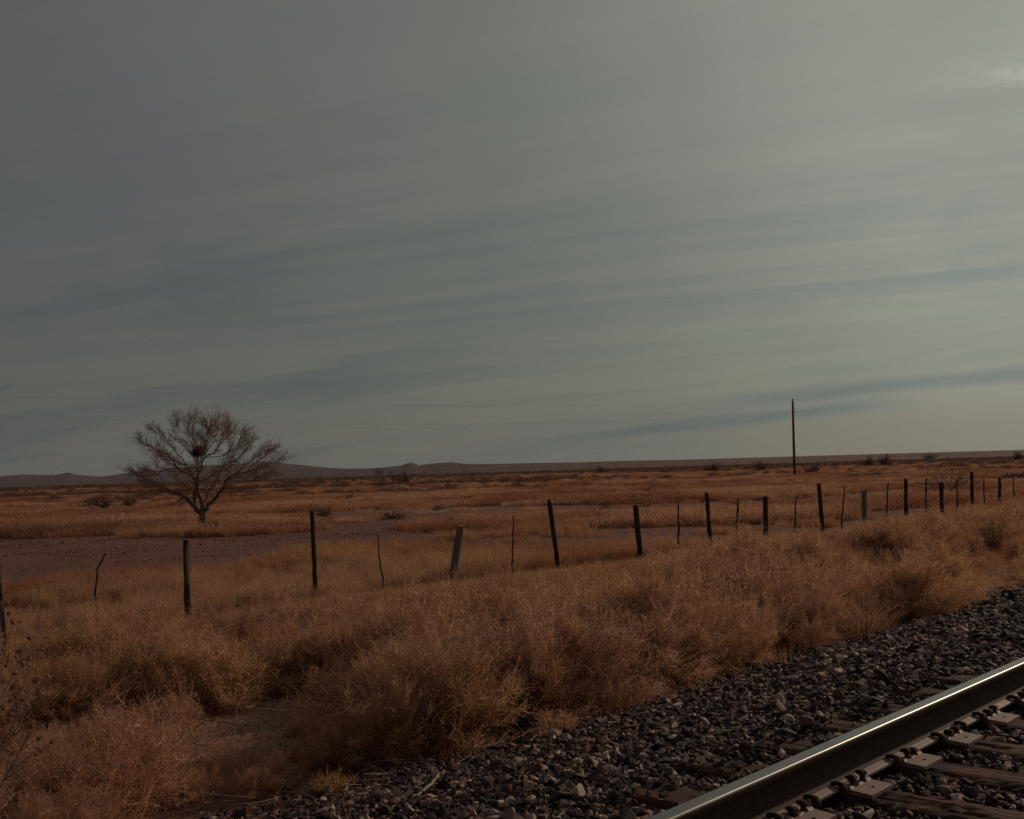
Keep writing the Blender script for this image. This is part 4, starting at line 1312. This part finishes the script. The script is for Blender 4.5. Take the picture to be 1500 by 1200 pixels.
for i, (a, b, w, h, lab) in enumerate([
        (152, 743, 50, 14, 'greyish dark shrub left of the tree, first of the two side by side'),
        (188, 742, 34, 13, 'rounded dark shrub left of the tree, nearer it of the two side by side'),
        (230, 755, 36, 7, 'low flat dark shrub at the left below the tree branches'),
        (555, 697, 17, 9, 'tiny dark bush on the skyline left of the cone-shaped hill'),
        (590, 711, 55, 15, 'broad dark shrub on the plain below the cone-shaped hill'),
        (1272, 685, 30, 13, 'dark shrub right of the utility pole, left one of a pair'),
        (1297, 684, 24, 15, 'tall rounded dark shrub right of the utility pole, right one of a pair'),
        (1187, 694, 40, 8, 'low dark shrub directly right of the utility pole'),
        (1045, 692, 26, 11, 'dark shrub between the middle of the photo and the utility pole'),
        (1115, 691, 26, 12, 'dark shrub just left of the utility pole'),
        (1362, 673, 20, 7, 'small dark shrub above the bare bush on the right'),
        (1492, 676, 20, 12, 'dark shrub on the skyline at the right edge'),
        (880, 695, 24, 9, 'dark shrub far behind the small bare sapling'),
        (513, 736, 14, 9, 'small dark shrub above and right of the tall straight black post'),
        (640, 741, 30, 7, 'low brown shrub above the leaning grey post'),
        (385, 703, 30, 6, 'small brown shrub right of the tree crown near the hills')]):
    shrub('dark_shrub', lab, 'shrub', a, b, w, h, grp=SH, mat=M['shrub'], seed=20 + i)

# yellow tuft at the ballast toe and a small loose ball of weed
def tuft(name, label, cat, px, py, mat, rad, hgt, zg, bush=False, seed=2):
    global RNG
    keep = RNG; RNG = np.random.default_rng(seed); random.seed(seed)
    x, y = gnd(px, py, zg)
    o = proto_bush(name, rad, hgt, 26, 22, mat, 0.0018) if bush else proto_grass(name, 170, rad, hgt, mat, 0.0016, 0.7, 0.6)
    COL.objects.link(o)
    o.location = (x, y, hz(x, y) - 0.01)
    tag(o, label, cat)
    RNG = keep
tuft('grass_tuft', 'small orange-yellow grass tuft at the edge of the ballast', 'grass tuft', 484, 1152, M['yellow'], 0.06, 0.15, -0.50)
tuft('tumbleweed', 'small round tumbleweed at the tip of the thicket on the ballast', 'tumbleweed', 812, 1062, M['brush'], 0.17, 0.16, -0.42, True, 5)

# fallen sticks on the ballast
def fallen(label, pts, rad, zg=-0.25, rootknob=False):
    P = []
    for (px, py) in pts:
        x, y = gnd(px, py, zg)
        for it in range(4):
            x, y = gnd(px, py, hz(x, y) + 0.02)
        P.append(Vector((x, y, hz(x, y) + 0.032)))
    o0 = P[0].copy()
    bm = bmesh.new(); Q = []
    for a, b in zip(P, P[1:]):
        for t in (0, 0.25, 0.5, 0.75): Q.append(a.lerp(b, t) - o0 + Vector((random.gauss(0, .004), random.gauss(0, .004), random.uniform(0, .012))))
    Q.append(P[-1] - o0)
    tube_into(bm, Q, [rad * (1 - 0.6 * i / len(Q)) * random.uniform(.85, 1.15) for i in range(len(Q))], 7, jitter=.2)
    if rootknob:
        for k in range(5):
            d = Vector((random.gauss(0, 1), random.gauss(0, 1), random.uniform(0.1, 1))).normalized()
            tube_into(bm, [Vector((0, 0, 0)), d * 0.025, d * 0.05 + Vector((0, 0, .01))], [rad * 1.2, rad * .8, rad * .3], 6)
    else:
        for k in range(3):
            i = random.randint(2, len(Q) - 3); d = Vector((random.gauss(0, 1), random.gauss(0, 1), 0.5)).normalized()
            tube_into(bm, [Q[i], Q[i] + d * .06, Q[i] + d * .12 + Vector((0, 0, -.01))], [rad * .5, rad * .4, rad * .2], 5)
    o = obj('fallen_stick', from_bm('fallen_stick', bm, True), M['stick']); o.location = o0
    tag(o, label, 'stick')
fallen('pale dead stalk with a knobby root lying on the ballast', [(642, 1138), (632, 1152), (618, 1166), (603, 1175)], 0.010, rootknob=True)
fallen('long thin grey branch lying along the edge of the weeds', [(690, 1099), (722, 1092), (755, 1083), (785, 1070), (808, 1056)], 0.011)
fallen('short pale twig lying on the ballast at the thicket edge', [(845, 1032), (852, 1024), (858, 1017)], 0.007)

def litter():
    tb = Tubes(); rs = random.Random(31)
    for i in range(520):
        n = 5.35 + rs.gauss(0, 0.35) if i % 3 else rs.uniform(3.0, 5.3)
        s = rs.uniform(1.6, 14) if i % 2 else rs.uniform(1.6, 26)
        x, y = xy(n, s); z = hz(x, y) + rs.uniform(0.015, 0.05)
        L = rs.uniform(0.06, 0.32) if n > 4.8 else rs.uniform(0.04, 0.14)
        a = rs.uniform(0, 6.28); up = rs.uniform(-0.05, 0.3) if n > 4.9 else 0.02
        d = np.array([math.cos(a), math.sin(a), up]); b = np.array([-d[1], d[0], 0]) * rs.uniform(-0.3, 0.3) * L
        P0 = np.array([x, y, z])
        r0 = rs.uniform(0.0012, 0.0030)
        tb.add([P0, P0 + d * L * 0.35 + b * 0.8, P0 + d * L * 0.7 + b, P0 + d * L], [r0, r0, r0 * 0.8, r0 * 0.4], 4)
    o = obj('dead_stalks', tb.mesh('dead_stalks'), M['pale'])
    tag(o, 'broken pale stalks littering the edge between weeds and gravel', kind='stuff')
litter()

# tangle of pale arching stalks on the bare lane
def tangle():
    x, y = gnd(345, 1112, -0.70)
    z = hz(x, y)
    tb = Tubes()
    def put(L, r, dep0=0.0):
        pts = []
        for i, (cx, cy) in enumerate(L):
            p = at(240 + cx * 200 / 1500, 1000 + cy * 120 / 900, y + dep0 + 0.06 * math.sin(i * 2.1 + cx))
            pts.append([p.x - x, p.y - y, p.z - z])
        P = np.array(pts)
        t = np.linspace(0, len(P) - 1, (len(P) - 1) * 4 + 1)
        Q = np.stack([np.interp(t, np.arange(len(P)), P[:, k]) for k in range(3)], 1)
        Q[1:-1] = (Q[:-2] + Q[1:-1] * 2 + Q[2:]) / 4
        tb.add(Q, np.linspace(r, r * 0.5, len(Q)) * 1.5, 5)
    put([(430, 640), (330, 640), (280, 480), (285, 350), (320, 230), (255, 175)], 0.0042)
    put([(255, 175), (340, 230), (400, 300), (450, 380), (440, 460)], 0.0042)
    put([(700, 700), (760, 560), (780, 450), (830, 340), (900, 280), (990, 255)], 0.0045)
    put([(330, 530), (400, 450), (500, 410), (620, 430), (770, 455), (880, 470)], 0.0045)
    put([(770, 600), (790, 420), (800, 250), (840, 190), (890, 155)], 0.0028)
    put([(240, 560), (280, 630), (370, 685), (520, 710), (700, 730)], 0.0040)
    put([(880, 740), (1000, 710), (1050, 660), (1080, 570), (1060, 460)], 0.0040)
    put([(600, 440), (640, 540), (690, 680), (760, 760)], 0.0035)
    rs = random.Random(9)
    for i in range(46):
        cx, cy = rs.uniform(300, 980), rs.uniform(430, 740)
        a = rs.uniform(0, 3.14); L = rs.uniform(80, 200)
        put([(cx, cy), (cx + L * .5 * math.cos(a) + rs.uniform(-20, 20), cy - L * .35 * math.sin(a)), (cx + L * math.cos(a), cy - L * .5 * math.sin(a) + rs.uniform(-20, 30))], rs.uniform(0.0016, 0.0028), rs.uniform(-0.2, 0.2))
    o = obj('stalk_tangle', tb.mesh('stalk_tangle'), M['pale']); o.location = (x, y, z)
    tag(o, 'tangle of pale arching dead stalks on the bare lane among the weeds', 'dead plant')
tangle()

# tall dead plant with round seed heads at the left edge
def seed_plant():
    Y0 = 4.9
    bx = at(-75, 1150, Y0).x; z = hz(bx, Y0)
    root = empty('seed_head_plant', (bx, Y0, z))
    tag(root, 'tall dead plant with dark round seed heads at the left edge', 'plant')
    heads = [(2, 885), (10, 884), (13, 898), (19, 911), (29, 911), (8, 932), (43, 935), (6, 952), (30, 953), (51, 954), (24, 962), (43, 964), (53, 969), (43, 974), (30, 969), (9, 975),
             (35, 973), (21, 986), (6, 999), (14, 1001), (20, 1006), (52, 997), (58, 994), (70, 990), (30, 1009), (5, 1024), (16, 1026), (23, 1020), (33, 1024), (39, 1030), (60, 1021),
             (68, 1019), (6, 1037), (38, 1038), (16, 1046), (28, 1045), (64, 1042), (5, 1060), (47, 1060), (56, 1067), (14, 1055), (41, 1080), (-8, 900), (-15, 930), (-10, 965), (-20, 1000), (-12, 1035)]
    rq = random.Random(5)
    heads += [(rq.uniform(-5, 78) , rq.uniform(930, 1110)) for i in range(34)]
    heads = [(a, b) for a, b in heads if not (a > 45 and b < 985)]
    bm = bmesh.new()
    # one head: a bristly cup with curled bracts
    bmesh.ops.create_icosphere(bm, subdivisions=2, radius=0.0085)
    for v_ in bm.verts: v_.co = v_.co * random.uniform(0.8, 1.15); v_.co.z *= 0.85
    for i in range(26):
        a = i * 2.4; r0 = 0.008
        d = Vector((math.cos(a), math.sin(a), random.uniform(-0.5, 0.6))).normalized()
        e = d * random.uniform(0.015, 0.020) + Vector((0, 0, random.uniform(-0.002, 0.007)))
        s_ = d.cross(Vector((0, 0, 1))).normalized() * 0.0016
        m_ = d * 0.013
        vs = [bm.verts.new(p) for p in (d * r0 - s_, d * r0 + s_, m_ + s_, m_ - s_, e)]
        bm.faces.new(vs[:4]); bm.faces.new((vs[3], vs[2], vs[4]))
    hm = from_bm('seed_head', bm); hm.materials.append(M['seed'])
    tb = Tubes(); rs = random.Random(12)
    mains = []
    for k in range(7):
        tx = at(-30 + k * 14, 1060 - 12 * (k % 3), Y0 + rs.uniform(-.25, .25))
        K = [np.array([rs.gauss(0, .02), rs.gauss(0, .02), 0]), None, np.array([tx.x - bx, tx.y - Y0, tx.z - z])]
        K[1] = K[2] * 0.5 + np.array([-0.03, 0, 0.06])
        pts = [K[0] * (1 - t) ** 2 + K[1] * 2 * t * (1 - t) + K[2] * t * t for t in np.linspace(0, 1, 7)]
        tb.add(pts, np.linspace(0.0042, 0.0026, 7), 5); mains.append(pts)
    for (px, py) in heads:
        Yh = Y0 + rs.uniform(-0.3, 0.3)
        p = at(px, py, Yh); tip = np.array([p.x - bx, p.y - Y0, p.z - z])
        best = min((q for m_ in mains for q in m_[2:]), key=lambda q: np.linalg.norm(q - tip) + (0.3 if q[2] > tip[2] - .03 else 0))
        mid = (best + tip) / 2 + np.array([rs.gauss(0, .012), rs.gauss(0, .012), 0.01])
        tb.add([best, mid, tip], [0.0020, 0.0016, 0.0013], 4)
        h = bpy.data.objects.new('seed_head', hm); COL.objects.link(h); h.parent = root
        h.location = tip; h.rotation_euler = (rs.uniform(-1, 1), rs.uniform(-1, 1), rs.uniform(0, 6)); s_ = rs.uniform(0.95, 1.45); h.scale = (s_, s_, s_)
    obj('stems', tb.mesh('stems'), M['twig'], root)
seed_plant()

# ------------------------------------------------------------------ air
def haze():
    bm = bmesh.new(); bmesh.ops.create_cube(bm, size=1)
    me = from_bm('haze', bm)
    m = bpy.data.materials.new('haze'); m.use_nodes = True; m.node_tree.nodes.clear()
    T = NT(m.node_tree)
    o_ = T.n('ShaderNodeOutputMaterial')
    pv = T.n('ShaderNodeVolumePrincipled')
    pv.inputs['Color'].default_value = (0.80, 0.84, 0.95, 1)
    pv.inputs['Density'].default_value = 0.00004
    T.t.links.new(pv.outputs[0], o_.inputs['Volume'])
    o = obj('haze', me, m)
    o.scale = (20000, 20000, 330); o.location = (0, 0, 150)
    tag(o, kind='stuff')
haze()
